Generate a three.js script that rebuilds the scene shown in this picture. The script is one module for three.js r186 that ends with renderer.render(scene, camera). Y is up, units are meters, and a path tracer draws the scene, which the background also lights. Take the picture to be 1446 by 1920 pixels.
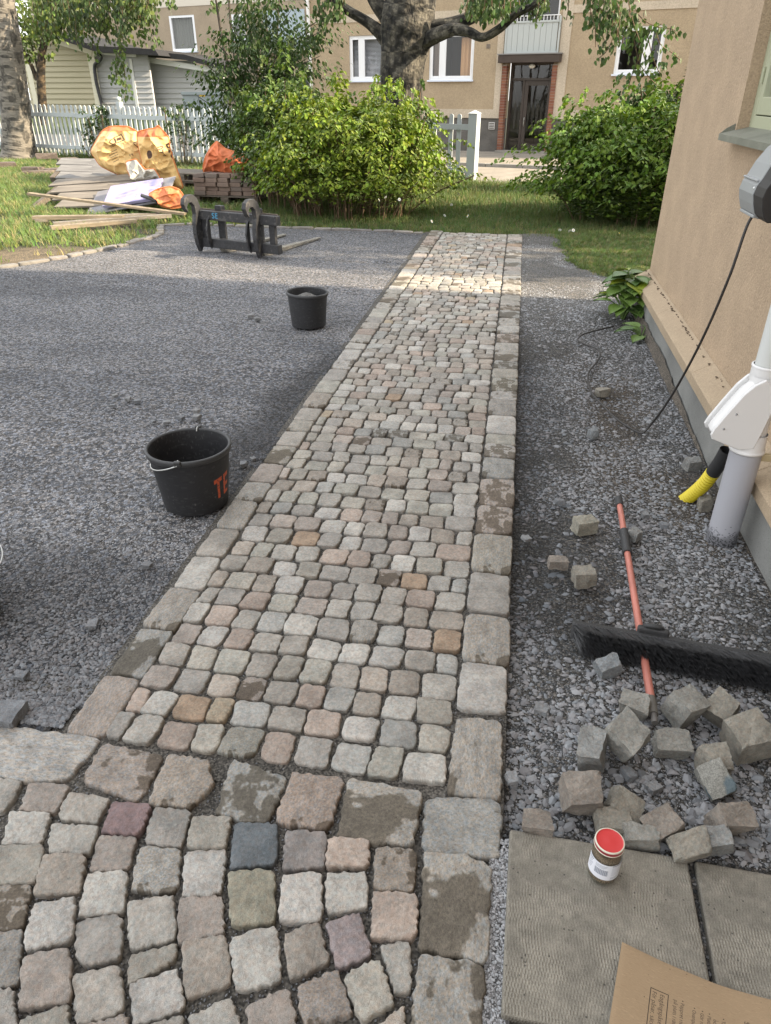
import * as THREE from 'three';
import { mergeGeometries, mergeVertices, toCreasedNormals } from 'three/addons/utils/BufferGeometryUtils.js';
import { ConvexGeometry } from 'three/addons/geometries/ConvexGeometry.js';
import { RoundedBoxGeometry } from 'three/addons/geometries/RoundedBoxGeometry.js';

// ---------------------------------------------------------------- camera, sky, sun, exposure
const scene = new THREE.Scene();
const PITCH = 0.53222, YAW = 0.16966, FOC = 1333, EYE = new THREE.Vector3(0, 1.6, 0);
const camera = new THREE.PerspectiveCamera(2 * Math.atan(960 / FOC) * 180 / Math.PI, 771 / 1024, 0.05, 900);
camera.position.copy(EYE);
camera.rotation.order = 'YXZ';
camera.rotation.set(-PITCH, YAW, 0);
camera.updateMatrixWorld();
scene.add(camera);
const renderer = new THREE.WebGLRenderer({ antialias: true });
renderer.toneMapping = THREE.LinearToneMapping;
renderer.toneMappingExposure = 4.3;
renderer.shadowMap.enabled = true;
const SUN_EL = 28 * Math.PI / 180, SUNDIR = new THREE.Vector3(Math.cos(SUN_EL) * 0.998, Math.sin(SUN_EL), Math.cos(SUN_EL) * 0.05).normalize();
{
  const w = 256, h = 128, a = new Float32Array(w * h * 4);
  for (let j = 0; j < h; j++) for (let i = 0; i < w; i++) {
    const el = ((j + 0.5) / h - 0.5) * Math.PI, az = ((i + 0.5) / w - 0.5) * 2 * Math.PI;
    const d = new THREE.Vector3(Math.cos(el) * Math.cos(az), Math.sin(el), Math.cos(el) * Math.sin(az));
    const up = Math.max(0, d.y), k = Math.pow(1 - up, 3), s = Math.max(0, d.dot(SUNDIR));
    const glow = 0.25 * Math.pow(s, 6) + 0.12 * s;
    const o = (j * w + i) * 4;
    a[o] = 0.44 + 0.18 * k + glow; a[o + 1] = 0.46 + 0.16 * k + glow * 0.92; a[o + 2] = 0.49 + 0.12 * k + glow * 0.78; a[o + 3] = 1;
    if (d.y < 0) { a[o] *= 0.5; a[o + 1] *= 0.5; a[o + 2] *= 0.48; }
  }
  const t = new THREE.DataTexture(a, w, h, THREE.RGBAFormat, THREE.FloatType);
  t.mapping = THREE.EquirectangularReflectionMapping; t.magFilter = THREE.LinearFilter; t.needsUpdate = true;
  scene.background = t; scene.environment = t;
}
const V0 = new THREE.Vector3(0, 0, -8);
const sun = new THREE.DirectionalLight(new THREE.Color(1, 0.84, 0.62), 3.1);
sun.position.copy(SUNDIR).multiplyScalar(60).add(V0); sun.target.position.set(0, 0, -8); scene.add(sun, sun.target);
sun.castShadow = true; sun.shadow.mapSize.set(4096, 4096); sun.shadow.radius = 1.2;
Object.assign(sun.shadow.camera, { left: -45, right: 45, top: 45, bottom: -45, near: 1, far: 160 });

// ---------------------------------------------------------------- helpers
let seedN = 7;
function rng(seed) { let a = seed >>> 0; return () => { a |= 0; a = a + 0x6D2B79F5 | 0; let t = Math.imul(a ^ a >>> 15, 1 | a); t = t + Math.imul(t ^ t >>> 7, 61 | t) ^ t; return ((t ^ t >>> 14) >>> 0) / 4294967296; }; }
const R = rng(20240611);
const rr = (a, b) => a + (b - a) * R(), V = (x, y, z) => new THREE.Vector3(x, y, z), lerp = (a, b, t) => a + (b - a) * t, clamp = (x, a = 0, b = 1) => Math.min(b, Math.max(a, x));
const smooth = (a, b, x) => { const t = clamp((x - a) / (b - a)); return t * t * (3 - 2 * t); };
const rgb = (r, g, b) => new THREE.Color().setRGB(r, g, b);
function h2(x, y, s) { let n = Math.imul(x, 374761393) + Math.imul(y, 668265263) + Math.imul(s, 1274126177) | 0; n = Math.imul(n ^ n >>> 13, 1274126177); return ((n ^ n >>> 16) >>> 0) / 4294967296; }
function vn(x, y, s = 1, p = 0) {   // value noise; p > 0 makes it repeat every p cells
  const xi = Math.floor(x), yi = Math.floor(y), fx = x - xi, fy = y - yi, u = fx * fx * (3 - 2 * fx), v = fy * fy * (3 - 2 * fy);
  const w = (q) => p ? ((q % p) + p) % p : q;
  const a = h2(w(xi), w(yi), s), b = h2(w(xi + 1), w(yi), s), c = h2(w(xi), w(yi + 1), s), d = h2(w(xi + 1), w(yi + 1), s);
  return lerp(lerp(a, b, u), lerp(c, d, u), v);
}
function fbm(x, y, s = 1, p = 0, o = 4) { let t = 0, a = 0.5, n = 0; for (let i = 0; i < o; i++) { t += a * vn(x, y, s + i * 17, p); n += a; a *= 0.5; x *= 2; y *= 2; p *= 2; } return t / n; }
const vn3 = (x, y, z, s) => (vn(x + z * 3.7, y - z * 2.1, s) + vn(y + 31.7, z + x * 0.37, s + 3) + vn(z - 11.3, x + 7.7, s + 5)) / 3;
// the camera's own geometry: a point of the photograph turned into a place on the level Y, or at depth z, or on the wall plane x
const FWD = V(-Math.sin(YAW) * Math.cos(PITCH), -Math.sin(PITCH), -Math.cos(YAW) * Math.cos(PITCH)), RGT = V(Math.cos(YAW), 0, -Math.sin(YAW)), UPV = new THREE.Vector3().crossVectors(RGT, FWD);
const ray = (x, y) => FWD.clone().multiplyScalar(FOC).addScaledVector(RGT, x - 723).addScaledVector(UPV, 960 - y);
const G = (x, y, Y = 0) => { const d = ray(x, y); return EYE.clone().addScaledVector(d, (Y - EYE.y) / d.y); };
const Z = (x, y, z) => { const d = ray(x, y); return EYE.clone().addScaledVector(d, z / d.z); };
const X = (x, y, wx) => { const d = ray(x, y); return EYE.clone().addScaledVector(d, wx / d.x); };

function tex(w, h, fn, srgb = true) {
  const a = new Uint8Array(w * h * 4);
  for (let j = 0; j < h; j++) for (let i = 0; i < w; i++) { const c = fn(i / w, j / h, i, j), o = (j * w + i) * 4; a[o] = clamp(c[0]) * 255; a[o + 1] = clamp(c[1]) * 255; a[o + 2] = clamp(c[2]) * 255; a[o + 3] = 255; }
  const t = new THREE.DataTexture(a, w, h); t.wrapS = t.wrapT = THREE.RepeatWrapping; t.magFilter = THREE.LinearFilter; t.minFilter = THREE.LinearFilter; if (srgb) t.colorSpace = THREE.SRGBColorSpace; t.needsUpdate = true; return t;
}
const bw = (w, h, fn) => tex(w, h, (u, v, i, j) => { const k = fn(u, v, i, j); return [k, k, k]; }, false);
function canvas(w, h, draw) { const c = document.createElement('canvas'); c.width = w; c.height = h; draw(c.getContext('2d'), w, h); const t = new THREE.CanvasTexture(c); t.colorSpace = THREE.SRGBColorSpace; t.wrapS = t.wrapT = THREE.RepeatWrapping; t.magFilter = THREE.LinearFilter; return t; }
const mat = (color, roughness = 0.85, extra = {}) => new THREE.MeshStandardMaterial({ color, roughness, side: THREE.DoubleSide, ...extra });
const phys = (color, roughness, extra = {}) => new THREE.MeshPhysicalMaterial({ color, roughness, side: THREE.DoubleSide, ...extra });

const counts = {};
function numbered(n) { const k = counts[n] = (counts[n] ?? -1) + 1; return k ? `${n}_${String(k).padStart(3, '0')}` : n; }
function tag(o, label, category, group, kind) { if (label) o.userData.label = label; if (category) o.userData.category = category; if (group) o.userData.group = group; if (kind) o.userData.kind = kind; return o; }
function mesh(name, geo, m, parent) {
  const g = Array.isArray(geo) ? mergeGeometries(geo.map(q => { const n = q.index ? q.toNonIndexed() : q.clone(); for (const k of Object.keys(n.attributes)) if (!['position', 'normal', 'uv'].includes(k)) n.deleteAttribute(k); return n; })) : geo;
  const o = new THREE.Mesh(g, m); o.castShadow = o.receiveShadow = true;
  o.name = parent ? name : numbered(name);
  if (parent) { const same = parent.children.filter(c => c.userData.base === name).length; if (same) o.name = `${name}_${String(same).padStart(3, '0')}`; Object.defineProperty(o.userData, 'base', { value: name, enumerable: false }); parent.add(o); } else scene.add(o);
  return o;
}
function thing(name, label, category, pos = [0, 0, 0], turn = 0, group) { const o = new THREE.Group(); o.name = numbered(name); o.position.set(...(pos.toArray ? pos.toArray() : pos)); o.rotation.y = turn; scene.add(o); return tag(o, label, category, group); }
function setting(name, label) { const o = new THREE.Group(); o.name = numbered(name); scene.add(o); return tag(o, label, null, null, 'structure'); }
function struct(name, geo, m, label) { return tag(mesh(name, geo, m), label, null, null, 'structure'); }
// box mapped in metres, optional rounding
function box(w, h, d, x = 0, y = 0, z = 0, r = 0, s = 1) { const g = r ? new RoundedBoxGeometry(w, h, d, 1, r) : new THREE.BoxGeometry(w, h, d); g.translate(x, y, z); return boxUV(g, s); }
function boxUV(g0, s = 1, ox = 0, oy = 0) {
  const g = g0.index ? g0.toNonIndexed() : g0; if (!g.attributes.normal) g.computeVertexNormals();
  const p = g.attributes.position, uv = new Float32Array(p.count * 2), a = V(), b = V(), c = V();
  for (let i = 0; i < p.count; i += 3) {
    a.fromBufferAttribute(p, i); b.fromBufferAttribute(p, i + 1).sub(a); c.fromBufferAttribute(p, i + 2).sub(a); b.cross(c);
    const x = Math.abs(b.x), y = Math.abs(b.y), z = Math.abs(b.z);
    for (let k = i; k < i + 3; k++) { const P = [p.getX(k), p.getY(k), p.getZ(k)]; const q = y >= x && y >= z ? [P[0], P[2]] : x >= z ? [P[2], P[1]] : [P[0], P[1]]; uv[2 * k] = q[0] / s + ox; uv[2 * k + 1] = q[1] / s + oy; }
  }
  g.setAttribute('uv', new THREE.BufferAttribute(uv, 2)); return g;
}
// a board between points: A-B its long edge, A-D its other edge, th its thickness
function slab(A, B, D, th, s = 1, r = 0) {
  const x = B.clone().sub(A), y = D.clone().sub(A), w = x.length(); x.normalize(); y.addScaledVector(x, -y.dot(x)); const h = y.length(); y.normalize(); const z = new THREE.Vector3().crossVectors(x, y);
  const g = box(w, h, th, 0, 0, 0, r, s), m = new THREE.Matrix4().makeBasis(x, y, z); m.setPosition(A.clone().addScaledVector(x, w / 2).addScaledVector(y, h / 2)); g.applyMatrix4(m); return g;
}
const bar = (a, b, w, h = w, up = V(0, 1, 0)) => { const z = b.clone().sub(a), l = z.length(); z.normalize(); const x = new THREE.Vector3().crossVectors(up, z).normalize(), y = new THREE.Vector3().crossVectors(z, x), g = box(w, h, l), m = new THREE.Matrix4().makeBasis(x, y, z); m.setPosition(a.clone().add(b).multiplyScalar(0.5)); return g.applyMatrix4(m); };
const tube = (pts, r, n = 24, k = 8, closed = false) => new THREE.TubeGeometry(new THREE.CatmullRomCurve3(pts, closed), n, r, k, closed);
const cyl = (r0, r1, h, n = 24, open = false) => new THREE.CylinderGeometry(r0, r1, h, n, 1, open);
// limb: tapered, wavy tube with uv in metres
function limb(pts, radii, k = 10, n = 0, rough = 0.06, seed = 1) {
  const c = new THREE.CatmullRomCurve3(pts), N = n || pts.length * 5, pos = [], uv = [], idx = []; const L = c.getLength();
  const fr = c.computeFrenetFrames(N, false);
  for (let i = 0; i <= N; i++) {
    const t = i / N, P = c.getPoint(t), ft = t * (radii.length - 1), q = Math.min(radii.length - 2, Math.floor(ft)), r = lerp(radii[q], radii[q + 1], ft - q);
    for (let j = 0; j <= k; j++) { const a = j / k * Math.PI * 2, e = r * (1 + rough * 2 * (vn3(Math.cos(a) * 1.6 + 9, Math.sin(a) * 1.6 + 5, t * L * 2.2, seed) - 0.5)); const v = P.clone().addScaledVector(fr.normals[i], Math.cos(a) * e).addScaledVector(fr.binormals[i], Math.sin(a) * e); pos.push(v.x, v.y, v.z); uv.push(j / k * Math.max(1, Math.round(radii[0] * 5)), t * L); }
  }
  for (let i = 0; i < N; i++) for (let j = 0; j < k; j++) { const a = i * (k + 1) + j, b = a + k + 1; idx.push(a, a + 1, b, b, a + 1, b + 1); }
  const g = new THREE.BufferGeometry(); g.setAttribute('position', new THREE.Float32BufferAttribute(pos, 3)); g.setAttribute('uv', new THREE.Float32BufferAttribute(uv, 2)); g.setIndex(idx); g.computeVertexNormals(); return g;
}
// a flat sheet on a grid, with heights, cut by a function that says what belongs to it, and patches of colour
function sheet(x0, x1, z0, z1, step, y, inside, tint, s = 1, rot = 0.3) {
  const nx = Math.ceil((x1 - x0) / step), nz = Math.ceil((z1 - z0) / step), pos = [], uv = [], col = [], idx = [], c = Math.cos(rot), d = Math.sin(rot);
  for (let j = 0; j <= nz; j++) for (let i = 0; i <= nx; i++) { const x = x0 + (x1 - x0) * i / nx, z = z0 + (z1 - z0) * j / nz; pos.push(x, typeof y === 'function' ? y(x, z) : y, z); uv.push((x * c + z * d) / s, (z * c - x * d) / s); const t = tint ? tint(x, z) : [1, 1, 1]; col.push(...t); }
  for (let j = 0; j < nz; j++) for (let i = 0; i < nx; i++) { const a = j * (nx + 1) + i, b = a + nx + 1; if (inside && !inside(x0 + (x1 - x0) * (i + 0.5) / nx, z0 + (z1 - z0) * (j + 0.5) / nz)) continue; idx.push(a, b, a + 1, b, b + 1, a + 1); }
  const g = new THREE.BufferGeometry(); g.setAttribute('position', new THREE.Float32BufferAttribute(pos, 3)); g.setAttribute('uv', new THREE.Float32BufferAttribute(uv, 2)); if (tint) g.setAttribute('color', new THREE.Float32BufferAttribute(col, 3)); g.setIndex(idx); g.computeVertexNormals(); return g;
}
function flatPoly(pts, y, s = 1) { const sh = new THREE.Shape(pts.map(p => new THREE.Vector2(p[0], -p[1]))); const g = new THREE.ShapeGeometry(sh); g.rotateX(-Math.PI / 2); g.translate(0, y, 0); const p = g.attributes.position, uv = new Float32Array(p.count * 2); for (let i = 0; i < p.count; i++) { uv[2 * i] = p.getX(i) / s; uv[2 * i + 1] = p.getZ(i) / s; } g.setAttribute('uv', new THREE.BufferAttribute(uv, 2)); return g; }
function extr(pts, depth, bevel = 0, holes = []) { const sh = new THREE.Shape(pts.map(p => new THREE.Vector2(...p))); for (const h of holes) sh.holes.push(new THREE.Path(h.map(p => new THREE.Vector2(...p)))); return new THREE.ExtrudeGeometry(sh, { depth, bevelEnabled: bevel > 0, bevelThickness: bevel, bevelSize: bevel, bevelSegments: 1, curveSegments: 8 }); }

// ---------------------------------------------------------------- textures
// crushed stone: cells with their own tone and a dark gap between them
function gravelMaps(N, cells, seed, contrast, warm) {
  const hgt = new Float32Array(N * N), col = new Float32Array(N * N * 3);
  const cx = [], cy = [], ct = [], cw = [];
  for (let i = 0; i < cells * cells; i++) { cx.push(h2(i, 1, seed)); cy.push(h2(i, 2, seed)); ct.push(h2(i, 3, seed)); cw.push(h2(i, 4, seed)); }
  for (let j = 0; j < N; j++) for (let i = 0; i < N; i++) {
    const x = i / N * cells + (vn(i / N * cells * 2, j / N * cells * 2, seed + 5, cells * 2) - 0.5) * 0.5, y = j / N * cells + (vn(i / N * cells * 2, j / N * cells * 2, seed + 6, cells * 2) - 0.5) * 0.5, xi = Math.floor(x), yi = Math.floor(y);
    let f1 = 9, f2 = 9, id = 0, dx = 0, dy = 0;
    for (let b = -1; b <= 1; b++) for (let a = -1; a <= 1; a++) { const k = ((yi + b + cells) % cells) * cells + (xi + a + cells) % cells, ex = xi + a + cx[k] - x, ey = yi + b + cy[k] - y, d = ex * ex + ey * ey; if (d < f1) { f2 = f1; f1 = d; id = k; dx = ex; dy = ey; } else if (d < f2) f2 = d; }
    const e = Math.sqrt(f2) - Math.sqrt(f1), in_ = smooth(0, 0.22, e), t = 0.5 + (ct[id] - 0.5) * contrast + (vn(i * 0.5, j * 0.5, seed + 9) - 0.5) * 0.16, o = j * N + i;
    hgt[o] = in_ * (0.45 + 0.4 * cw[id] + (dx * (cw[id] - 0.5) + dy * (ct[id] - 0.5)) * 0.7) ;
    const g = t * (0.72 + 0.28 * in_), wv = (cw[id] - 0.5) * warm; col[3 * o] = g + wv; col[3 * o + 1] = g + wv * 0.35; col[3 * o + 2] = g - wv * 0.5;
  }
  return [tex(N, N, (u, v, i, j) => { const o = 3 * (j * N + i); return [col[o], col[o + 1], col[o + 2]]; }), bw(N, N, (u, v, i, j) => hgt[j * N + i])];
}
const [gravC, gravB] = gravelMaps(1024, 96, 11, 0.42, 0.06);
const granite = (seed) => tex(512, 512, (u, v, i, j) => {
  const m = 0.84 + 0.30 * (fbm(u * 5, v * 5, seed, 5, 5) - 0.5) + 0.20 * (fbm(u * 48, v * 48, seed + 4, 48, 2) - 0.5), s = h2(i, j, seed + 8), q = h2(i, j, seed + 9);
  const k = m + (s < 0.10 ? -0.18 : s > 0.92 ? 0.14 : 0) + (q - 0.5) * 0.14; const p = (vn(u * 44, v * 44, seed + 2, 44) - 0.5) * 0.05; return [k + p, k, k - p * 0.6];
});
const granA = granite(3), granB_ = granite(41);
const granBump = bw(512, 512, (u, v, i, j) => { const r = 1 - Math.abs(2 * fbm(u * 7, v * 7, 23, 7, 4) - 1); return 0.42 * fbm(u * 9, v * 9, 77, 9, 5) + 0.28 * r + 0.18 * h2(i >> 1, j >> 1, 5) + 0.12 * vn(u * 90, v * 90, 3, 90); });
// granite with blotches of damp sand that have an outline of their own
const stained = (seed, amount) => tex(256, 256, (u, v, i, j) => {
  const k = 0.83 + 0.22 * (fbm(u * 5, v * 5, seed, 5) - 0.5) + 0.24 * (fbm(u * 34, v * 34, seed + 4, 34, 2) - 0.5) + (h2(i, j, seed) - 0.5) * 0.14 + (h2(i >> 1, j >> 1, seed + 8) < 0.08 ? -0.16 : 0);
  const n = fbm(u * 2.2 + seed, v * 2.2, seed + 31, 0, 4) + 0.12 * (fbm(u * 20, v * 20, seed + 2, 0, 2) - 0.5), b = smooth(amount + 0.02, amount - 0.06, n), p = (vn(u * 40, v * 40, seed + 2, 40) - 0.5) * 0.08;
  const g = 0.68 * k + 0.10 * (h2(i, j, seed + 6) - 0.5); return [lerp(k + p, g * 1.0, b), lerp(k, g * 0.96, b), lerp(k - p, g * 0.9, b)];
});
const stains = [stained(5, 0.40), stained(16, 0.42), stained(29, 0.46), stained(38, 0.40), stained(53, 0.43), stained(67, 0.38)];
const grit = bw(256, 256, (u, v, i, j) => 0.5 * h2(i >> 1, j >> 1, 12) + 0.3 * h2(i, j, 4) + 0.2 * vn(u * 32, v * 32, 9, 32));
const gritC = tex(256, 256, (u, v, i, j) => { const k = 0.62 + 0.5 * (h2(i >> 1, j >> 1, 12) - 0.5) + 0.25 * (fbm(u * 8, v * 8, 2, 8) - 0.5); return [k, k * 0.985, k * 0.965]; });
const stuccoB = bw(512, 512, (u, v) => 0.55 * fbm(u * 56, v * 56, 3, 56, 3) + 0.3 * vn(u * 130, v * 130, 4, 130) + 0.15 * fbm(u * 8, v * 8, 8, 8, 2));
const stuccoC = tex(512, 512, (u, v, i, j) => { const k = 0.9 + 0.10 * (fbm(u * 4, v * 4, 21, 4, 5) - 0.5) + 0.12 * (vn(u * 120, v * 120, 4, 120) - 0.5) + (h2(i >> 1, j >> 1, 4) < 0.004 ? -0.18 : 0); return [k, k * 0.985, k * 0.96]; });
const concC = tex(512, 512, (u, v, i, j) => { const k = 0.85 + 0.25 * (fbm(u * 5, v * 5, 31, 5, 5) - 0.5) + 0.12 * (h2(i, j, 7) - 0.5) + (h2(i >> 1, j >> 1, 9) < 0.012 ? -0.2 : 0); return [k, k * 0.99, k * 0.97]; });
// comb marks pressed into the slabs: short wavy rows
const combB = bw(512, 512, (u, v, i, j) => { const row = Math.floor(v * 44), ph = h2(row, 0, 5) * 6 + 0.5 * (fbm(u * 4, v * 4, 6, 4) - 0.5), a = 0.5 + 0.5 * Math.sin(u * 70 * 6.283 + ph * 5), f = v * 44 - row, br = smooth(0.0, 0.2, f) * smooth(1, 0.8, f), pres = smooth(0.40, 0.62, fbm(u * 9, v * 9, 14, 9, 4)); return 0.35 + 0.45 * a * br * (0.45 + 0.55 * pres) + 0.2 * h2(i >> 1, j >> 1, 3); });
const combC = tex(512, 512, (u, v, i, j) => { const row = Math.floor(v * 44), ph = h2(row, 0, 5) * 6 + 0.5 * (fbm(u * 4, v * 4, 6, 4) - 0.5), a = 0.5 + 0.5 * Math.sin(u * 70 * 6.283 + ph * 5), pres = smooth(0.40, 0.62, fbm(u * 9, v * 9, 14, 9, 4)); const k = 0.78 + 0.09 * a * pres + 0.2 * (fbm(u * 4, v * 4, 33, 4, 6) - 0.5) + 0.2 * (fbm(u * 24, v * 24, 35, 24, 4) - 0.5) - (h2(i >> 2, j >> 2, 19) < 0.004 ? 0.3 : 0) + 0.12 * (h2(i >> 1, j >> 1, 7) - 0.5); return [k, k * 0.985, k * 0.95]; });
const woodC = tex(256, 256, (u, v, i, j) => { const g = fbm(u * 3, v * 46, 3, 0, 3), k = 0.78 + 0.34 * (g - 0.5) + 0.18 * (fbm(u * 2, v * 5, 9, 0, 3) - 0.5) + 0.06 * (h2(i, j, 3) - 0.5); return [k, k * 0.98, k * 0.95]; });
const woodB = bw(256, 256, (u, v) => fbm(u * 3, v * 46, 3, 0, 3));
const birchC = tex(512, 512, (u, v, i, j) => {
  const l = fbm(u * 3, v * 15, 9, 3, 5), rough = smooth(0.46, 0.56, fbm(u * 4, v * 3, 19, 4, 5)), dark = smooth(0.48, 0.56, l);
  const k = lerp(0.80 + 0.3 * (fbm(u * 6, v * 40, 5, 0, 3) - 0.5), 0.34 + 0.5 * (fbm(u * 14, v * 22, 7, 0, 3) - 0.2), Math.max(dark * 0.85, rough * 0.8)); return [k, k * 0.965, k * 0.91];
});
const birchB = bw(256, 256, (u, v) => 0.5 * fbm(u * 5, v * 26, 9, 0, 4) + 0.5 * fbm(u * 9, v * 9, 19, 0, 4));
const barkC = tex(512, 512, (u, v, i, j) => { const n = fbm(u * 9, v * 5, 5, 9, 5), w = smooth(0.5, 0.62, fbm(u * 10, v * 17, 15, 10, 5)); const k = lerp(0.34 + 0.8 * (n - 0.5), 0.82 + 0.5 * (n - 0.5), w * 0.38); return [k, k * 0.97, k * 0.9]; });
const barkB = bw(256, 256, (u, v) => fbm(u * 12, v * 6, 5, 12, 5));

// ---------------------------------------------------------------- ground sheets
// the far edge and the left edge of the gravel yard, read from the row of edging stones
const yardEdge = [[-5.95, -6.2], [-5.42, -7.05], [-5.02, -7.75], [-4.72, -8.6], [-4.62, -9.3], [-4.95, -10.05], [-4.55, -10.22], [-3.3, -10.14], [-2.2, -10.08], [-1.2, -9.98]];
function yardLeft(z) { if (z > -6.2) return -5.95 - (z + 6.2) * 0.6; for (let i = 0; i < 5; i++) { const [a, b] = [yardEdge[i], yardEdge[i + 1]]; if (z <= a[1] && z >= b[1]) return lerp(a[0], b[0], (z - a[1]) / (b[1] - a[1])); } return -4.95; }
const inYard = (x, z) => x < -1.16 && z > -10.02 + (x + 1.2) * 0.05 && x > yardLeft(z) && z < (x < -1.19 ? -1.22 : -1.4);
const yardY = (x, z) => -0.012 + 0.016 * (fbm(x * 1.3, z * 1.3, 4) - 0.5) + 0.014 * smooth(0.55, 0.7, fbm(x * 0.6 + 3, z * 2.2, 8)) - 0.006;
const stripY = (x, z) => { const t = (x - 0.1) / 0.93; return -0.038 * (1 - smooth(0, 0.35, t)) * smooth(-7.5, -4, z) - 0.012 + 0.02 * smooth(0.5, 1, t) + 0.035 * (fbm(x * 2.3, z * 2.3, 14) - 0.5); };
// damp and dusty patches of the crushed stone
const yardTint = (x, z) => { const dust = 0.6 * smooth(0.44, 0.60, fbm(x * 0.5 + 7, z * 1.5, 22)) + 0.6 * smooth(0.5, 0.6, fbm(x * 0.35 + z * 0.2 + 3, z * 3.2 - x * 0.5, 27, 0, 5)), damp = smooth(0.52, 0.66, fbm(x * 0.8, z * 1.1 + 3, 61)), soil = smooth(-1.55, -1.25, x + 0.35 * (fbm(x * 3, z * 3, 6) - 0.5)) * smooth(-5.2, -4.6, z) * smooth(-2.3, -2.9, z); const k = (0.98 + 0.34 * dust - 0.16 * damp) * (1 - 0.62 * soil) * (1 - 0.42 * smooth(-2.6, -1.7, z + 0.5 * (fbm(x * 2, z * 2, 9) - 0.5))); return [k * (1 + 0.02 * dust), k, k * (1 - 0.03 * dust)]; };
const stripTint = (x, z) => { const n = fbm(x * 2.4, z * 1.5, 33), near = 1 - smooth(0.15, 0.55, x + 0.5 * (n - 0.5)), damp = near * smooth(-5.6, -4.6, z) * smooth(-1.75, -2.1, z), earth = smooth(0.55, 0.68, fbm(x * 1.7 + 4, z * 1.3, 71)) * smooth(0.3, 0.6, x); const k = (1 - 0.48 * damp) * (1 - 0.2 * earth) * (1.14 + 0.5 * smooth(-5.4, -7.2, z)); return [k * (1.02 + 0.14 * earth), k, k * (0.97 - 0.14 * earth)]; };
const inStrip = (x, z) => z > -10.25 && x < (z > -6.3 ? 1.2 : lerp(1.25, 0.56, smooth(-6.9, -8.6, z)) + 0.3 * (fbm(x * 3, z * 3, 3) - 0.5));
const M = {};
M.yard = mat(rgb(0.48, 0.48, 0.51), 0.95, { map: gravC, bumpMap: gravB, bumpScale: 0.006, vertexColors: true });
M.strip = mat(rgb(0.37, 0.36, 0.35), 0.95, { map: gravC, bumpMap: gravB, bumpScale: 0.009, vertexColors: true });
M.sand = mat(rgb(0.20, 0.187, 0.168), 0.97, { map: gritC, bumpMap: grit, bumpScale: 0.003 });
M.sandDry = mat(rgb(0.34, 0.34, 0.35), 0.97, { map: gritC, bumpMap: grit, bumpScale: 0.003 });
struct('ground', sheet(-160, 160, -220, 40, 4, -0.09, null, null, 2), mat(rgb(0.11, 0.12, 0.055), 1, { map: gritC }), 'grassy ground reaching to the horizon');
struct('gravel_yard', sheet(-9, -1.1, -10.3, 1.5, 0.06, yardY, inYard, yardTint, 1.35), M.yard, 'crushed grey gravel yard left of the cobbled path');
struct('gravel_strip', sheet(0.085, 1.16, -10.4, 1.2, 0.05, stripY, inStrip, stripTint, 0.75), M.strip, 'coarse grey gravel strip between the cobbled path and the house');
struct('joint_bed', sheet(-1.19, 0.1, -10.12, -1.2, 0.3, -0.012, null, null, 0.6), M.sand, 'dark sand bed between the cobbles of the path');
struct('apron_bed', sheet(-2.6, 0.1, -1.47, 0.9, 0.3, -0.017, null, null, 0.6), M.sand, 'dark sand bed of the curved cobbled apron');
const lawnY = (x, z) => -0.03 + 0.05 * (fbm(x * 0.7, z * 0.7, 44) - 0.5) + 0.16 * smooth(-11.5, -14, z) * (1 - smooth(-15.5, -16.5, z)) * 0.3;
const lawnTint = (x, z) => { const bare = Math.max(smooth(0.46, 0.58, fbm(x * 0.9, z * 0.9, 52)) * smooth(-3, -5, x) * smooth(-11.2, -9.2, z), smooth(-10.5, -10.2, z) * smooth(-0.9, -1.3, x) * smooth(-4.2, -3.8, x)); return [lerp(0.5, 2.5, bare), lerp(0.75, 2.05, bare), lerp(0.35, 2.0, bare)]; };
const inLawn = (x, z) => !(inYard(x, z)) && !(x > -1.22 && x < 0.12 && z > -10.1) && (z < -9.95 || x < -4 || (x > 0.5 && z < -6.3));
const fenceZ = (x) => -16.33 + (x + 0.97) * 0.385;   // line of the fence along the street
struct('lawn', sheet(-18, 9, -23.5, -4, 0.25, lawnY, (x, z) => z > fenceZ(x) - 0.1 + (x > -0.9 ? 0.6 : 0) && inLawn(x, z), lawnTint, 0.8), mat(rgb(0.12, 0.115, 0.075), 1, { map: gritC, bumpMap: grit, bumpScale: 0.01, vertexColors: true }), 'lawn with worn patches around the yard');
// street behind the fence, laid along the apartment building
const FA = Math.atan2(0.284, 0.959), FO = V(-0.983, 0, -25.61), FD = V(Math.cos(FA), 0, Math.sin(FA)), FN = V(-Math.sin(FA), 0, Math.cos(FA));
const F = (s, h, n) => FO.clone().addScaledVector(FD, s).addScaledVector(FN, n).add(V(0, h, 0));
const fpoly = (a) => a.map(([s, n]) => { const p = F(s, 0, n); return [p.x, p.z]; });
const asph = tex(256, 256, (u, v, i, j) => { const k = 0.84 + 0.2 * (fbm(u * 4, v * 4, 31, 4, 4) - 0.5) + 0.16 * (h2(i, j, 7) - 0.5); return [k, k * 0.98, k * 0.95]; });
struct('road', flatPoly(fpoly([[-34, 4.8], [30, 4.8], [30, 9.2], [-34, 9.2]]), -0.045), mat(rgb(0.36, 0.33, 0.29), 0.95, { map: asph }), 'pale dusty road beyond the fence');
struct('pavement', flatPoly(fpoly([[-34, 0], [30, 0], [30, 4.62], [-34, 4.62]]), 0.0), mat(rgb(0.36, 0.33, 0.29), 0.95, { map: asph }), 'pale pavement in front of the apartment building');
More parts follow.
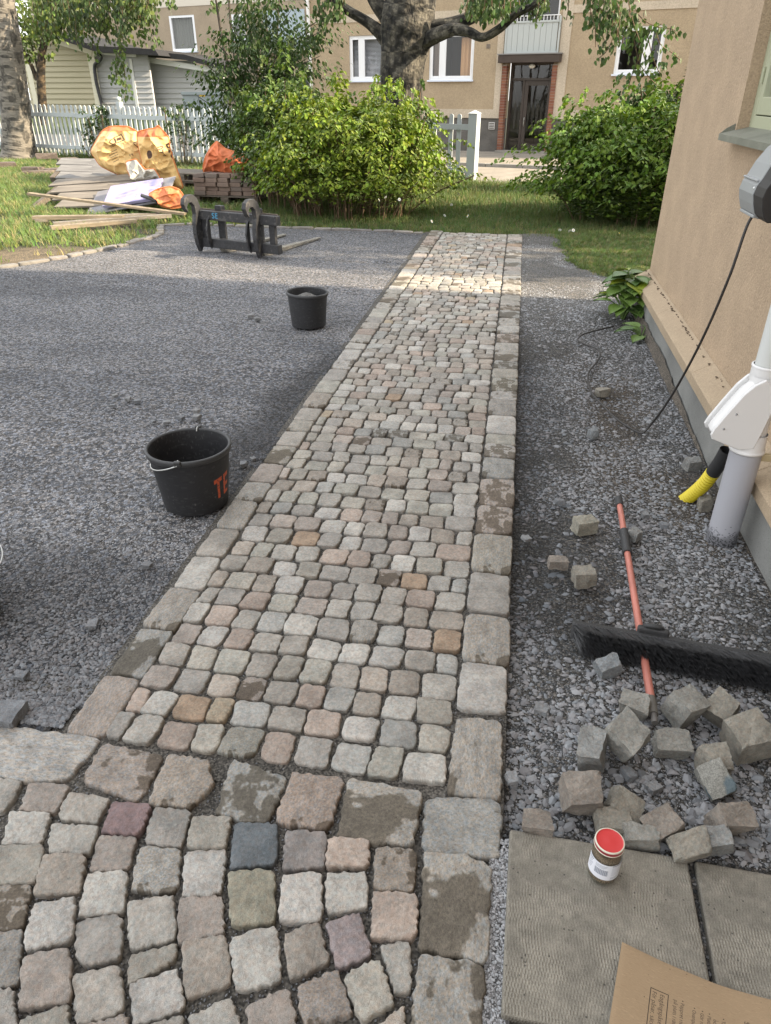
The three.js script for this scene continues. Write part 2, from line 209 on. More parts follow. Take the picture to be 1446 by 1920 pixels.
{ const k = setting('street_kerb', 'stone kerb between the road and the pavement'); for (let s = -18; s < 12; s += 1) { const g = box(0.985, 0.14, 0.16, 0, -0.035, 0, 0.012); const o = mesh('kerb_stone', g, mat(rgb(0.34, 0.33, 0.31), 0.9, { map: concC }), k); o.position.copy(F(s, 0, 4.71)); o.rotation.y = -FA; } }
struct('side_street', flatPoly(fpoly([[-45, 0], [-7.2, 0], [-7.2, -7], [-45, -9]]), -0.005), mat(rgb(0.38, 0.35, 0.31), 0.95, { map: asph }), 'pale paved forecourt left of the apartment building');

// ---------------------------------------------------------------- stones
// a dressed stone from the outline of its top: rounded edge, uneven top
function stoneGeo(poly, o = {}) {
  const { top = 0, h = 0.09, edge = 0.006, rough = 0.0032, n = 22, cut = 0.16, seed = seedN++, unit = false, lump = 0.0016 } = o, q = rng(seed * 977 + 13);
  let P = []; const m = poly.length; let area = 0; for (let i = 0; i < m; i++) { const a = poly[i], b = poly[(i + 1) % m]; area += a[0] * b[1] - b[0] * a[1]; } if (area > 0) poly = poly.slice().reverse();
  for (let i = 0; i < m; i++) { const a = poly[i], b = poly[(i + 1) % m], c0 = cut * (0.6 + 0.8 * q()), c1 = cut * (0.6 + 0.8 * q()); P.push([lerp(a[0], b[0], c0), lerp(a[1], b[1], c0)], [lerp(a[0], b[0], 1 - c1), lerp(a[1], b[1], 1 - c1)]); }
  { const S = []; for (let i = 0; i < P.length; i++) { const a = P[i], b = P[(i + 1) % P.length]; S.push([lerp(a[0], b[0], 0.22), lerp(a[1], b[1], 0.22)], [lerp(a[0], b[0], 0.78), lerp(a[1], b[1], 0.78)]); } P = S; }
  let cx = 0, cz = 0; for (const p of P) { cx += p[0] / P.length; cz += p[1] / P.length; }
  let per = 0; const L = P.map((a, i) => { const b = P[(i + 1) % P.length], l = Math.hypot(b[0] - a[0], b[1] - a[1]); per += l; return l; });
  const ring = []; { let i = 0, acc = 0; for (let k = 0; k < n; k++) { const t = k / n * per; while (acc + L[i] < t) { acc += L[i]; i++; } const f = (t - acc) / L[i], a = P[i], b = P[(i + 1) % P.length]; ring.push([lerp(a[0], b[0], f) - cx, lerp(a[1], b[1], f) - cz]); } }
  for (const p of ring) { const l = Math.hypot(...p), e = 1 + (q() - 0.5) * 2 * rough / l; p[0] *= e; p[1] *= e; }
  const W = Math.max(2, Math.round(n / 9)), soft = ring.map((_, k) => { let x = 0, z = 0, c = 0; for (let d = -W; d <= W; d++) { const p = ring[(k + d + n) % n]; x += p[0]; z += p[1]; c++; } return [x / c, z / c]; });
  const tx = (q() - 0.5) * 0.09, tz = (q() - 0.5) * 0.09, pos = [], uv = [], idx = [], ux = q() * 7, uz = q() * 7, ua = q() * 6.28;
  let bx0 = 1e9, bx1 = -1e9, bz0 = 1e9, bz1 = -1e9; for (const p of ring) { bx0 = Math.min(bx0, p[0]); bx1 = Math.max(bx1, p[0]); bz0 = Math.min(bz0, p[1]); bz1 = Math.max(bz1, p[1]); }
  const add = (x, y, z) => { pos.push(x, y, z); if (unit) uv.push((x - bx0) / (bx1 - bx0), (z - bz0) / (bz1 - bz0)); else { const c = Math.cos(ua), s = Math.sin(ua); uv.push((x * c + z * s) / 0.3 + ux, (z * c - x * s + y) / 0.3 + uz); } };
  const Y = (x, z) => top + x * tx + z * tz;
  for (const [ins, dy, jit] of [[0.002, -h, 0], [0, -edge * 2.2, 0.0012], [edge * 0.25, -edge * 0.85, 0.001], [edge * 0.95, -edge * 0.18, 0.0008], [-0.30, 0, lump], [-0.66, 0.0006, lump]])
    ring.forEach((p0, k) => { const p = ins < 0 ? soft[k] : p0, l = Math.hypot(...p), e = ins >= 0 ? Math.max(0.1, (l - ins) / l) : 1 + ins, x = p[0] * e, z = p[1] * e; add(x, Y(x, z) + dy + (jit === 0 ? 0 : ins < 0 ? (vn(x * 55 + cx * 900, z * 55 + cz * 900, 12) - 0.5) * 2 * jit : (q() - 0.5) * 2 * jit), z); });
  add(0, top + 0.0008, 0);
  for (let r = 0; r < 5; r++) for (let k = 0; k < n; k++) { const a = r * n + k, b = r * n + (k + 1) % n; idx.push(a, a + n, b, b, a + n, b + n); }
  for (let k = 0; k < n; k++) idx.push(5 * n + k, 6 * n, 5 * n + (k + 1) % n);
  const g = new THREE.BufferGeometry(); g.setAttribute('position', new THREE.Float32BufferAttribute(pos, 3)); g.setAttribute('uv', new THREE.Float32BufferAttribute(uv, 2)); g.setIndex(idx); g.computeVertexNormals(); g.userData.c = [cx, cz]; return g;
}
// tones of the granite: grey, grey-green, pink, blue-grey, tan, rust, pale
const TONES = [[0.40, 0.38, 0.35], [0.37, 0.37, 0.335], [0.40, 0.355, 0.325], [0.41, 0.40, 0.375], [0.35, 0.36, 0.355], [0.46, 0.455, 0.435], [0.375, 0.34, 0.30], [0.41, 0.365, 0.32], [0.385, 0.37, 0.33], [0.34, 0.33, 0.315], [0.42, 0.345, 0.30], [0.44, 0.435, 0.425]].map(t => { const g = (t[0] + t[1] + t[2]) / 3, k = 0.72; return [(g + (t[0] - g) * k) * 1.15, (g + (t[1] - g) * k) * 1.085, (g + (t[2] - g) * k) * 1.0]; });
const gMat = (t, map) => mat(rgb(...t), 0.86, { map, bumpMap: granBump, bumpScale: 0.0055 });
const dim = (t, k) => t.map(v => v * k), settMats = TONES.flatMap((t, i) => [gMat(dim(t, i % 2 ? 1 : 0.86), granA), gMat(dim(t, i % 3 ? 1.1 : 0.94), granB_)]);
const settStain = TONES.slice(0, 8).map((t, i) => gMat(t, stains[i % 6]));
const rustMat = gMat([0.41, 0.30, 0.21], granA), tanMat = gMat([0.44, 0.36, 0.26], granB_), plumMat = gMat([0.27, 0.19, 0.185], granA), slateMat = gMat([0.165, 0.18, 0.19], granB_), oliveMat = gMat([0.36, 0.33, 0.25], granA);
const pickMat = (q) => { const k = q(); return k < 0.02 ? rustMat : k < 0.035 ? tanMat : settMats[Math.floor(q() * settMats.length)]; };
function setStone(parent, name, poly, m, o) { const g = stoneGeo(poly, o), k = mesh(name, g, m, parent); k.position.set(g.userData.c[0], 0, g.userData.c[1]); return k; }

// the straight path: rows of small setts between two kerbs
const path = setting('cobbled_path', 'straight cobbled path of small granite setts between larger kerb stones');
{
  const q = rng(91), far = []; let z = -1.275, n = 0;
  for (let row = 0; z > -9.98; row++) {
    const d = 0.102 + 0.012 * q(), f = (-z - 1.27) / 8.8, xl = lerp(-1.045, -0.94, f), xr = lerp(-0.055, -0.095, f);
    let x = xl + 0.01 * (q() - 0.5), first = true; const wav = q() * 6, bow = 0.01 * Math.sin(row * 0.35 + 1);
    while (x < xr - 0.03) {
      let w = 0.085 + 0.032 * q(); if (first && q() < 0.45) w *= 0.6; first = false; if (x + w > xr - 0.045) w = xr - x; if (q() < 0.05) w *= 0.75;
      const zf = (x, z) => z + 0.022 * (fbm(x * 2.4 + 3, z * 1.1 + 7, 3) - 0.5), j = () => (q() - 0.5) * 0.0085, gz = 0.0026 + 0.0026 * q(), gx = 0.0022 + 0.0026 * q(), sk = (q() - 0.5) * 0.01;
      const poly = [[x + gx + j() * 0.6 + sk, zf(x, z - d) + gz + j()], [x + w - gx + j() * 0.6 + sk, zf(x + w, z - d) + gz + j()], [x + w - gx + j() * 0.6 - sk, zf(x + w, z) - gz + j()], [x + gx + j() * 0.6 - sk, zf(x, z) - gz + j()]];
      const st = q() < 0.1, m = st ? settStain[Math.floor(q() * 8)] : pickMat(q), top = (q() - 0.5) * 0.009 + 0.004;
      if (n < 300) setStone(path, 'cobblestone', poly, m, { top, n: 26, cut: 0.075 + 0.05 * q(), unit: st, edge: 0.0026 + 0.0028 * q() });
      else { const g = stoneGeo(poly, { top, n: 14, cut: 0.08, unit: st, edge: 0.005 }); g.translate(g.userData.c[0], 0, g.userData.c[1]); far.push([m, g]); }
      n++; x += w;
    }
    z -= d;
  }
  const by = new Map(); for (const [m, g] of far) by.set(m, [...(by.get(m) ?? []), g]);
  // the far setts: one part, its tones as groups of one geometry
  const mats = [...by.keys()], geos = mats.map(m => mergeGeometries(by.get(m).map(g => g.toNonIndexed()))), all = mergeGeometries(geos, true);
  tag(mesh('far_cobblestones', all, mats, path), null, null, null, 'stuff');
  for (const side of [-1, 1]) {   // kerbs of longer stones
    let z = side > 0 ? -1.56 : -1.275;
    while (z > -10.0) {
      const l = z > -2.6 ? 0.2 + 0.08 * q() : 0.13 + 0.13 * q(), f = (-z - 1.27) / 8.8, j = () => (q() - 0.5) * 0.014, b = side > 0 ? 0.1 : -1.165 + 0.045 * f, a = side > 0 ? lerp(-0.052, -0.088, f) : lerp(-1.045, -0.955, f);
      const w0 = Math.min(a, b), w1 = Math.max(a, b), poly = [[w0 + j() * 0.5, z - l + 0.006 + j()], [w1 + j() * 0.5, z - l + 0.006 + j()], [w1 + j() * 0.5, z - 0.005 + j()], [w0 + j() * 0.5, z - 0.005 + j()]];
      const st = q() < 0.72, m = st ? gMat(TONES[Math.floor(q() * TONES.length)], stains[Math.floor(q() * 6)]) : pickMat(q);
      setStone(path, 'kerb_stone', poly, m, { top: 0.006 + (q() - 0.5) * 0.006, n: 30, cut: 0.05, unit: st, h: 0.11, edge: 0.006 }); z -= l;
    }
  }
}
// the curved apron in front: border stones and setts, each outline read off the ground
const apron = setting('cobbled_apron', 'curved cobbled apron in front with a row of large border stones');
{
  const za = (x, y) => [x / 2.41, 1350 + y / 2.41], zb = (x, y) => [500 + x / 2.892, 1400 + y / 2.892], pp = (x, y) => [x, y];
  const S = (f, a, m, o = {}) => { const poly = []; for (let i = 0; i < a.length; i += 2) { const g = G(...f(a[i], a[i + 1]), 0.004); poly.push([g.x, g.z]); } { const cx = poly.reduce((u, p) => u + p[0], 0) / poly.length, cz = poly.reduce((u, p) => u + p[1], 0) / poly.length; for (const p of poly) { const l = Math.hypot(p[0] - cx, p[1] - cz), e = 1 + (o.big ? 0.005 : 0.0026) / l; p[0] = cx + (p[0] - cx) * e; p[1] = cz + (p[1] - cz) * e; } } setStone(apron, o.big ? 'border_stone' : 'cobblestone', poly, m, { top: 0.004 + rr(-0.004, 0.004), n: o.big ? 52 : 46, cut: o.big ? 0.06 : 0.075, edge: o.big ? 0.006 : 0.0042, h: 0.1, unit: !!o.unit, rough: o.big ? 0.005 : 0.0036, lump: 0.0022 }); };
  const T = (i) => settMats[(i * 7) % 24], st = (t, i) => gMat(TONES[t], stains[i]), B = { big: true, unit: true };
  S(za, [-420, 0, -60, 10, -80, 250, -460, 230], st(3, 3), B); S(za, [-40, 10, 455, 72, 300, 262, 110, 268, -70, 240], st(11, 3), B);
  S(za, [470, 103, 735, 150, 625, 362, 365, 262], st(2, 0), B); S(za, [762, 150, 935, 180, 960, 290, 855, 388, 662, 370], st(7, 1), B); S(za, [1048, 172, 1292, 250, 1215, 460, 972, 425], st(4, 4), B);
  S(zb, [140, 128, 425, 160, 330, 458, 48, 390], st(10, 1), B); S(zb, [450, 165, 838, 250, 790, 530, 382, 485], st(3, 2), B); S(zb, [865, 272, 1185, 272, 1268, 318, 1262, 590, 850, 552], st(4, 5), B);
  S(pp, [857, 1340, 941, 1350, 940, 1500, 838, 1482], st(0, 3), B); S(zb, [860, 558, 1090, 580, 1220, 650, 1195, 1165, 825, 1092], st(3, 2), B); S(zb, [830, 1118, 1182, 1178, 1165, 1640, 765, 1640], st(3, 0), B);
  const list = [
    [-60, 250, 105, 268, 15, 412, -80, 405], [130, 276, 315, 290, 250, 414, 88, 402], [310, 323, 496, 350, 436, 464, 260, 446], [510, 364, 686, 380, 632, 518, 453, 508], [700, 390, 866, 405, 822, 572, 646, 556], [870, 428, 1047, 435, 1016, 584, 843, 572], [1058, 450, 1252, 460, 1252, 648, 1040, 666],
    [45, 405, 226, 412, 186, 547, 3, 556], [235, 463, 446, 480, 402, 602, 213, 601], [440, 516, 620, 520, 582, 667, 403, 681], [635, 566, 817, 580, 797, 772, 586, 766], [835, 588, 1022, 577, 1002, 777, 820, 796], [1030, 683, 1243, 676, 1242, 907, 1043, 931],
    [-60, 565, 201, 551, 161, 727, -80, 737], [195, 608, 391, 602, 357, 772, 148, 786], [395, 684, 577, 674, 557, 862, 343, 886], [575, 818, 782, 787, 797, 987, 578, 1032], [803, 798, 1007, 784, 1012, 957, 803, 1006],
    [-50, 740, 139, 727, 101, 937, -60, 946], [150, 833, 342, 797, 322, 1002, 98, 1036], [345, 898, 520, 868, 548, 900, 546, 1072, 380, 1106, 338, 1030], [580, 1054, 796, 1004, 792, 1077, 578, 1191], [818, 998, 1022, 959, 1047, 1177, 833, 1256], [1038, 978, 1247, 919, 1277, 1177, 1060, 1216],
    [-60, 950, 99, 938, 81, 1182, -60, 1212], [103, 1058, 312, 1027, 322, 1267, 83, 1307], [323, 1145, 542, 1104, 556, 1312, 345, 1376], [583, 1185, 802, 1114, 832, 1302, 602, 1378], [-60, 1214, 56, 1206, 72, 1382, -70, 1392], [92, 1346, 302, 1274, 322, 1440, 92, 1490], [335, 1390, 575, 1324, 590, 1500, 340, 1560], [-70, 1400, 74, 1392, 74, 1560, -80, 1570],
    [848, 1340, 1046, 1233, 1094, 1420, 870, 1500], [1108, 1284, 1302, 1203, 1347, 1402, 1140, 1470], [608, 1392, 822, 1330, 850, 1500, 640, 1570], [1110, 1485, 1345, 1420, 1390, 1600, 1150, 1650], [868, 1512, 1096, 1440, 1130, 1640, 880, 1700]];
  const special = { 3: plumMat, 6: slateMat, 12: oliveMat, 18: st(6, 4), 10: st(5, 1), 24: st(9, 3), 28: T(6), 30: st(2, 5) };
  list.forEach((a, i) => S(za, a, special[i] ?? T(i * 3 + 1), { unit: [10, 18, 24, 30].includes(i) }));
  const lb = [[110, 453, 324, 462, 314, 647, 83, 666], [335, 488, 557, 492, 552, 640, 323, 649], [590, 538, 817, 555, 802, 777, 576, 766], [80, 688, 300, 677, 300, 937, 66, 946], [320, 680, 542, 671, 552, 862, 323, 901], [580, 778, 817, 800, 812, 1037, 566, 1036], [93, 1008, 277, 938, 342, 1162, 118, 1272], [318, 948, 502, 888, 574, 1122, 383, 1204], [608, 1063, 778, 1044, 787, 1308, 698, 1338], [412, 1238, 612, 1144, 694, 1382, 513, 1488], [163, 1294, 382, 1204, 470, 1442, 200, 1510], [590, 1512, 748, 1400, 752, 1600, 640, 1650]];
  const sb = { 0: gMat([0.30, 0.27, 0.25], granA), 1: T(3), 2: st(7, 0), 6: T(12), 7: gMat([0.36, 0.30, 0.29], granB_), 10: st(2, 1) };
  lb.forEach((a, i) => S(zb, a, sb[i] ?? T(i * 5 + 2), { unit: i === 2 || i === 10 }));
  const q = rng(5); for (let i = 0; i < 6; i++) { const x = -1.55 + (q() - 0.5) * 0.05, z = -1.2 + i * 0.115; setStone(apron, 'cobblestone', [[x, z], [x + 0.1, z + 0.005], [x + 0.1, z + 0.1], [x - 0.01, z + 0.1]], T(i), { top: 0.004 }); }
}
// edging of flat stones round the far and left side of the yard
{
  const e = setting('yard_edging', 'flat pale edging stones along the far and left side of the gravel yard'), q = rng(17), m = [gMat([0.27, 0.255, 0.235], concC), gMat([0.30, 0.275, 0.25], granA), gMat([0.25, 0.23, 0.215], granB_)];
  for (let i = 0; i < yardEdge.length - 1; i++) {
    const a = V(yardEdge[i][0], 0, yardEdge[i][1]), b = V(yardEdge[i + 1][0], 0, yardEdge[i + 1][1]), L = a.distanceTo(b), d = b.clone().sub(a).normalize(), n = V(-d.z, 0, d.x).multiplyScalar(0.05); let t = 0;
    while (t < L - 0.05) { const l = Math.min(L - t, 0.2 + 0.16 * q()), p0 = a.clone().addScaledVector(d, t + 0.008), p1 = a.clone().addScaledVector(d, t + l - 0.008), j = () => (q() - 0.5) * 0.02; setStone(e, 'edging_stone', [[p0.x - n.x + j(), p0.z - n.z + j()], [p1.x - n.x + j(), p1.z - n.z + j()], [p1.x + n.x + j(), p1.z + n.z + j()], [p0.x + n.x + j(), p0.z + n.z + j()]], m[Math.floor(q() * 3)], { top: 0.005 + 0.01 * q(), n: 16, cut: 0.1 }); t += l; }
  }
}
// two concrete slabs by the house
{
  const t = setting('slab_terrace', 'grey concrete slabs with comb marks beside the apron'), m = mat(rgb(0.34, 0.32, 0.285), 0.92, { map: combC, bumpMap: combB, bumpScale: 0.0035 });
  const sl = (x0, x1, z0, z1, y, rot) => { const g = box(x1 - x0, 0.05, z1 - z0, 0, 0, 0, 0.006, 0.46), o = mesh('paving_slab', g, m, t); o.position.set((x0 + x1) / 2, y - 0.025, (z0 + z1) / 2); o.rotation.y = rot; };
  sl(0.112, 0.535, -1.165, -0.74, 0.012, -0.02); sl(0.55, 0.975, -1.155, -0.725, 0.006, -0.035); sl(0.112, 0.535, -0.725, -0.3, 0.01, 0); sl(0.55, 0.975, -0.71, -0.28, 0.006, 0);
  struct('grit_seam', sheet(0.07, 0.125, -1.12, 0.6, 0.05, -0.006, null, null, 0.5), M.sandDry, 'pale grit seam between the border stones and the slabs');
}
// ---------------------------------------------------------------- loose stuff: chips of crushed stone, grass
function instances(name, geo, m, list, label, parent) {   // list of [position, quaternion, scale vector, colour]
  const o = new THREE.InstancedMesh(geo, m, list.length), mm = new THREE.Matrix4();
  list.forEach(([p, q, s, c], i) => { mm.compose(p, q, s); o.setMatrixAt(i, mm); if (c) o.setColorAt(i, c); });
  o.castShadow = o.receiveShadow = true; o.name = parent ? name : numbered(name); (parent ?? scene).add(o); tag(o, label, null, null, 'stuff'); return o;
}
function chipGeo(seed, flat) { const g = new THREE.IcosahedronGeometry(0.5, 0), p = g.attributes.position, q = rng(seed), sh = {}; for (let i = 0; i < p.count; i++) { const k = [p.getX(i), p.getY(i), p.getZ(i)].map(v => v.toFixed(3)).join(); sh[k] ??= [0.65 + 0.65 * q(), 0.65 + 0.65 * q(), 0.65 + 0.65 * q()]; const e = sh[k]; p.setXYZ(i, p.getX(i) * e[0], p.getY(i) * e[1] * flat, p.getZ(i) * e[2] * 0.8); } const f = g.toNonIndexed ? (g.index ? g.toNonIndexed() : g) : g; f.computeVertexNormals(); return boxUV(f, 6); }
const chipM = mat(rgb(1, 1, 1), 0.9);
const qd = (q, tilt = 0.5) => new THREE.Quaternion().setFromEuler(new THREE.Euler((q() - 0.5) * 2 * tilt, q() * 6.28, (q() - 0.5) * 2 * tilt));
function scatter(name, label, n, seed, pick, size, y, tone, flat = 0.6, tilt = 0.5) {
  const q = rng(seed), L = [[], []];
  for (let i = 0; i < n; i++) { const p = pick(q); if (!p) continue; const s = size(q, p[0], p[1]), k = tone(q, p[0], p[1]); L[i & 1].push([V(p[0], y(p[0], p[1]) + s * 0.06, p[1]), qd(q, tilt), V(s * (0.8 + 0.5 * q()), s * (0.7 + 0.5 * q()), s), k]); }
  L.forEach((l, i) => instances(name, chipGeo(seed + i, flat), chipM, l, label));
}
const greyTone = (q, b, w = 0.02) => { const k = b * (0.68 + 0.64 * q()), u = (q() - 0.5) * w; return rgb(k + u, k, k + 0.006 - u * 0.6); };
const nearZ = (q, z0, z1) => z0 + (z1 - z0) * Math.pow(q(), 1.7);   // denser towards the camera
scatter('crushed_gravel', 'fine crushed grey gravel loose on the yard', 95000, 301, q => { const z = nearZ(q, -1.3, -9.8), x = -1.17 - (q() ** 1.2) * (0.9 + (-z) * 0.62); return inYard(x, z) && fbm(x * 1.2, z * 2.1, 90) + 0.15 * smooth(-2.4, -1.3, z) + 0.12 * smooth(-1.6, -1.2, x) > 0.40 + 0.12 * q() ? [x, z] : null; }, (q, x, z) => (0.003 + 0.0075 * q() ** 2.6) * (1 + 1.1 * smooth(-2.8, -1.3, z)), yardY, (q, x, z) => { const t = yardTint(x, z)[0]; return greyTone(q, 0.235 * t); });
scatter('crushed_gravel', 'coarse crushed grey gravel on the strip beside the house', 135000, 311, q => { const z = nearZ(q, -0.6, -9.8), x = 0.105 + q() * 1.0; return inStrip(x, z) && fbm(x * 3.1, z * 2.3, 55) + 0.12 * smooth(-2.2, -1.6, z) > 0.33 + 0.22 * q() && x < 1.03 + (z < -6.3 ? 1 : 0) && !(z > -1.17 && x < 1) ? [x, z] : null; }, (q, x, z) => (0.0035 + 0.021 * q() ** 5) * (1 - 0.3 * smooth(-5, -8, z)), stripY, (q, x, z) => { const t = stripTint(x, z)[0]; return greyTone(q, 0.19 * t, 0.022); }, 0.42, 0.35);
scatter('crushed_gravel', 'larger grey chippings scattered over the strip by the house', 1800, 321, q => { const z = nearZ(q, -1.2, -6.5), x = 0.12 + q() * 0.9; return inStrip(x, z) ? [x, z] : null; }, (q) => 0.014 + 0.024 * q() ** 2, stripY, (q, x, z) => greyTone(q, 0.175 * stripTint(x, z)[0], 0.02), 0.4, 0.35);
scatter('joint_grit', 'dark grit and crumbs lying in the joints of the cobbles', 42000, 331, q => { const z = nearZ(q, -0.5, -8), x = z > -1.3 ? -1.5 + 1.6 * q() : -1.18 + 1.28 * q(); return [x, z]; }, (q) => 0.0025 + 0.0045 * q() ** 2, (x, z) => z > -1.4 ? -0.014 : -0.010, (q) => greyTone(q, 0.17), 0.7);
scatter('joint_grit', 'pale grit in the seam between border stones and slabs', 2600, 341, q => [0.072 + 0.045 * q(), -1.15 + 0.85 * q()], (q) => 0.003 + 0.006 * q() ** 2, () => -0.006, (q) => greyTone(q, 0.32), 0.7);
{
  const tuft = (seed, n) => { const q = rng(seed), gs = []; for (let i = 0; i < n; i++) { const a = q() * 6.28, l = 0.6 + 0.6 * q(), b = 0.2 + 0.6 * q(), w = 0.045, ca = Math.cos(a), sa = Math.sin(a), ox = (q() - 0.5) * 0.8, oz = (q() - 0.5) * 0.8; const pt = (t, s) => [ox + ca * b * t * t - sa * s * w * (1 - t * 0.8), l * t * (1 - 0.25 * t * b), oz + sa * b * t * t + ca * s * w * (1 - t * 0.8)]; const p = [...pt(0, -1), ...pt(0, 1), ...pt(0.55, 1), ...pt(0, -1), ...pt(0.55, 1), ...pt(0.55, -1), ...pt(0.55, -1), ...pt(0.55, 1), ...pt(1, 0)]; const g = new THREE.BufferGeometry(); g.setAttribute('position', new THREE.Float32BufferAttribute(p, 3)); g.computeVertexNormals(); gs.push(g); } return mergeGeometries(gs); };
  const gm = phys(rgb(1, 1, 1), 1, { transmission: 0.35, thickness: 0 });
  const field = (name, label, n, seed, pick, size, tone) => { const q = rng(seed), L = []; for (let i = 0; i < n; i++) { const p = pick(q); if (!p) continue; const s = size(q, p[0], p[1]); L.push([V(p[0], (p[2] ?? lawnY(p[0], p[1])) - 0.004, p[1]), new THREE.Quaternion().setFromAxisAngle(V(0, 1, 0), q() * 6.28), V(s * 1.2, s, s * 1.2), tone(q, p[0], p[1])]); } instances(name, tuft(seed, 7), gm, L, label); };
  const green = (q, k = 1) => { const t = q(); return t < 0.12 ? rgb(0.26 * k, 0.22 * k, 0.09 * k) : rgb((0.075 + 0.06 * q()) * k, (0.125 + 0.06 * q()) * k, 0.028 * k); };
  field('grass', 'patchy green grass around the yard and before the fence', 52000, 401, q => { const x = -16 + 12 * q(), z = -7 - 16 * q(); if (z < fenceZ(x) - 0.2 || !inLawn(x, z)) return null; const d = smooth(0.42, 0.56, fbm(x * 0.9, z * 0.9, 52)) * smooth(-11.4, -9.4, z); return q() > d * 0.93 ? [x, z] : null; }, (q) => 0.05 + 0.08 * q(), (q) => green(q, 1.3));
  field('grass', 'long shady grass between the two bushes', 30000, 411, q => { const x = -4.6 + 8 * q(), z = -9.98 - 6.2 * q() ** 1.1; return inLawn(x, z) && z > -15.9 + (x + 0.9) * 0.3 && !(z > -10.35 && x < -1.1 && q() < 0.8) ? [x, z] : null; }, (q, x, z) => (0.03 + 0.06 * q()) + 0.10 * smooth(-10.8, -13, z) * q(), (q) => green(q));
  field('grass', 'short grass at the far end of the house', 15000, 421, q => { const x = 0.45 + 3 * q(), z = -6.9 - 3.6 * q(); return !inStrip(x + 0.12 * (q() - 0.5), z) ? [x, z, -0.01] : null; }, (q) => 0.025 + 0.035 * q(), (q) => green(q, 1.15));
  field('weeds', 'green weeds along the foot of the fence', 2200, 431, q => { const x = -16 + 15 * q(), z = fenceZ(x) + (q() - 0.5) * 0.5; return [x, z, -0.02]; }, (q) => 0.08 + 0.3 * q() ** 3, (q) => green(q));
  // daisies by the bushes
  const dm = mat(rgb(0.8, 0.8, 0.78), 0.8), ym = mat(rgb(0.7, 0.5, 0.06), 0.8), sm = mat(rgb(0.08, 0.14, 0.03), 0.9);
  [[860, 363, -12], [847, 384, -11.2], [834, 404, -10.6], [749, 374, -10.4], [723, 370, -10.4], [711, 375, -10.4], [1050, 432, -10.2], [1075, 433, -10.2], [1068, 434, -10.15], [1160, 441, -10.05], [877, 405, -10.8], [810, 415, -10.2]].forEach(([x, y, z]) => { const p = Z(x, y, z); p.y = Math.max(p.y, 0.05); const t = thing('daisy', 'small white daisy standing in the grass before a bush', 'flower', [p.x, 0, p.z], rr(0, 6), 'white daisies by the bushes'); const pet = []; for (let i = 0; i < 9; i++) { const g = new THREE.CircleGeometry(0.009, 5); g.scale(1.3, 0.6, 1); g.translate(0.013, 0, 0); g.rotateZ(i / 9 * 6.283); pet.push(g); } const g = mergeGeometries(pet); g.rotateX(-0.5); g.translate(0, p.y, 0); mesh('petals', g, dm, t); const c = new THREE.SphereGeometry(0.007, 8, 6); c.translate(0, p.y + 0.003, 0.004); mesh('flower_centre', c, ym, t); mesh('stem', tube([V(0, -0.02, 0), V(0.01, p.y * 0.5, 0), V(0, p.y, 0)], 0.003, 6, 4), sm, t); });
}

// ---------------------------------------------------------------- broken granite blocks
function blockGeo(w, h, d, seed) {
  const q = rng(seed * 31 + 5), pts = [];
  for (const sx of [-1, 1]) for (const sy of [-1, 1]) for (const sz of [-1, 1]) { const c = V(sx * w / 2 * (0.76 + 0.3 * q()), sy * h / 2 * (0.76 + 0.3 * q()), sz * d / 2 * (0.76 + 0.3 * q())), k = q(); if (k < 0.45) pts.push(c); else for (let i = 0; i < 3; i++) { const e = c.clone(); e.setComponent(i, e.getComponent(i) * (0.55 + 0.3 * q())); pts.push(e); } }
  let g = new ConvexGeometry(pts);
  for (let it = 0; it < 3; it++) { const p = g.attributes.position, out = []; for (let i = 0; i < p.count; i += 3) { const a = V().fromBufferAttribute(p, i), b = V().fromBufferAttribute(p, i + 1), c = V().fromBufferAttribute(p, i + 2), ab = a.clone().lerp(b, 0.5), bc = b.clone().lerp(c, 0.5), ca = c.clone().lerp(a, 0.5); for (const v of [a, ab, ca, ab, b, bc, ca, bc, c, ab, bc, ca]) out.push(v.x, v.y, v.z); } g = new THREE.BufferGeometry(); g.setAttribute('position', new THREE.Float32BufferAttribute(out, 3)); }
  const p = g.attributes.position, s = 1 / Math.max(w, h, d);
  for (let i = 0; i < p.count; i++) { const v = V().fromBufferAttribute(p, i), n1 = vn3(v.x * 55 + 40, v.y * 55 + 40, v.z * 55 + 40, seed) - 0.5, n2 = vn3(v.x * 150 + 40, v.y * 150 + 40, v.z * 150 + 40, seed + 9) - 0.5; v.multiplyScalar(1 + (n1 * 0.014 + n2 * 0.006) / Math.max(0.02, v.length())); p.setXYZ(i, v.x, v.y, v.z); }
  return boxUV(toCreasedNormals(g, 0.55), 0.22, q() * 5, q() * 5);
}
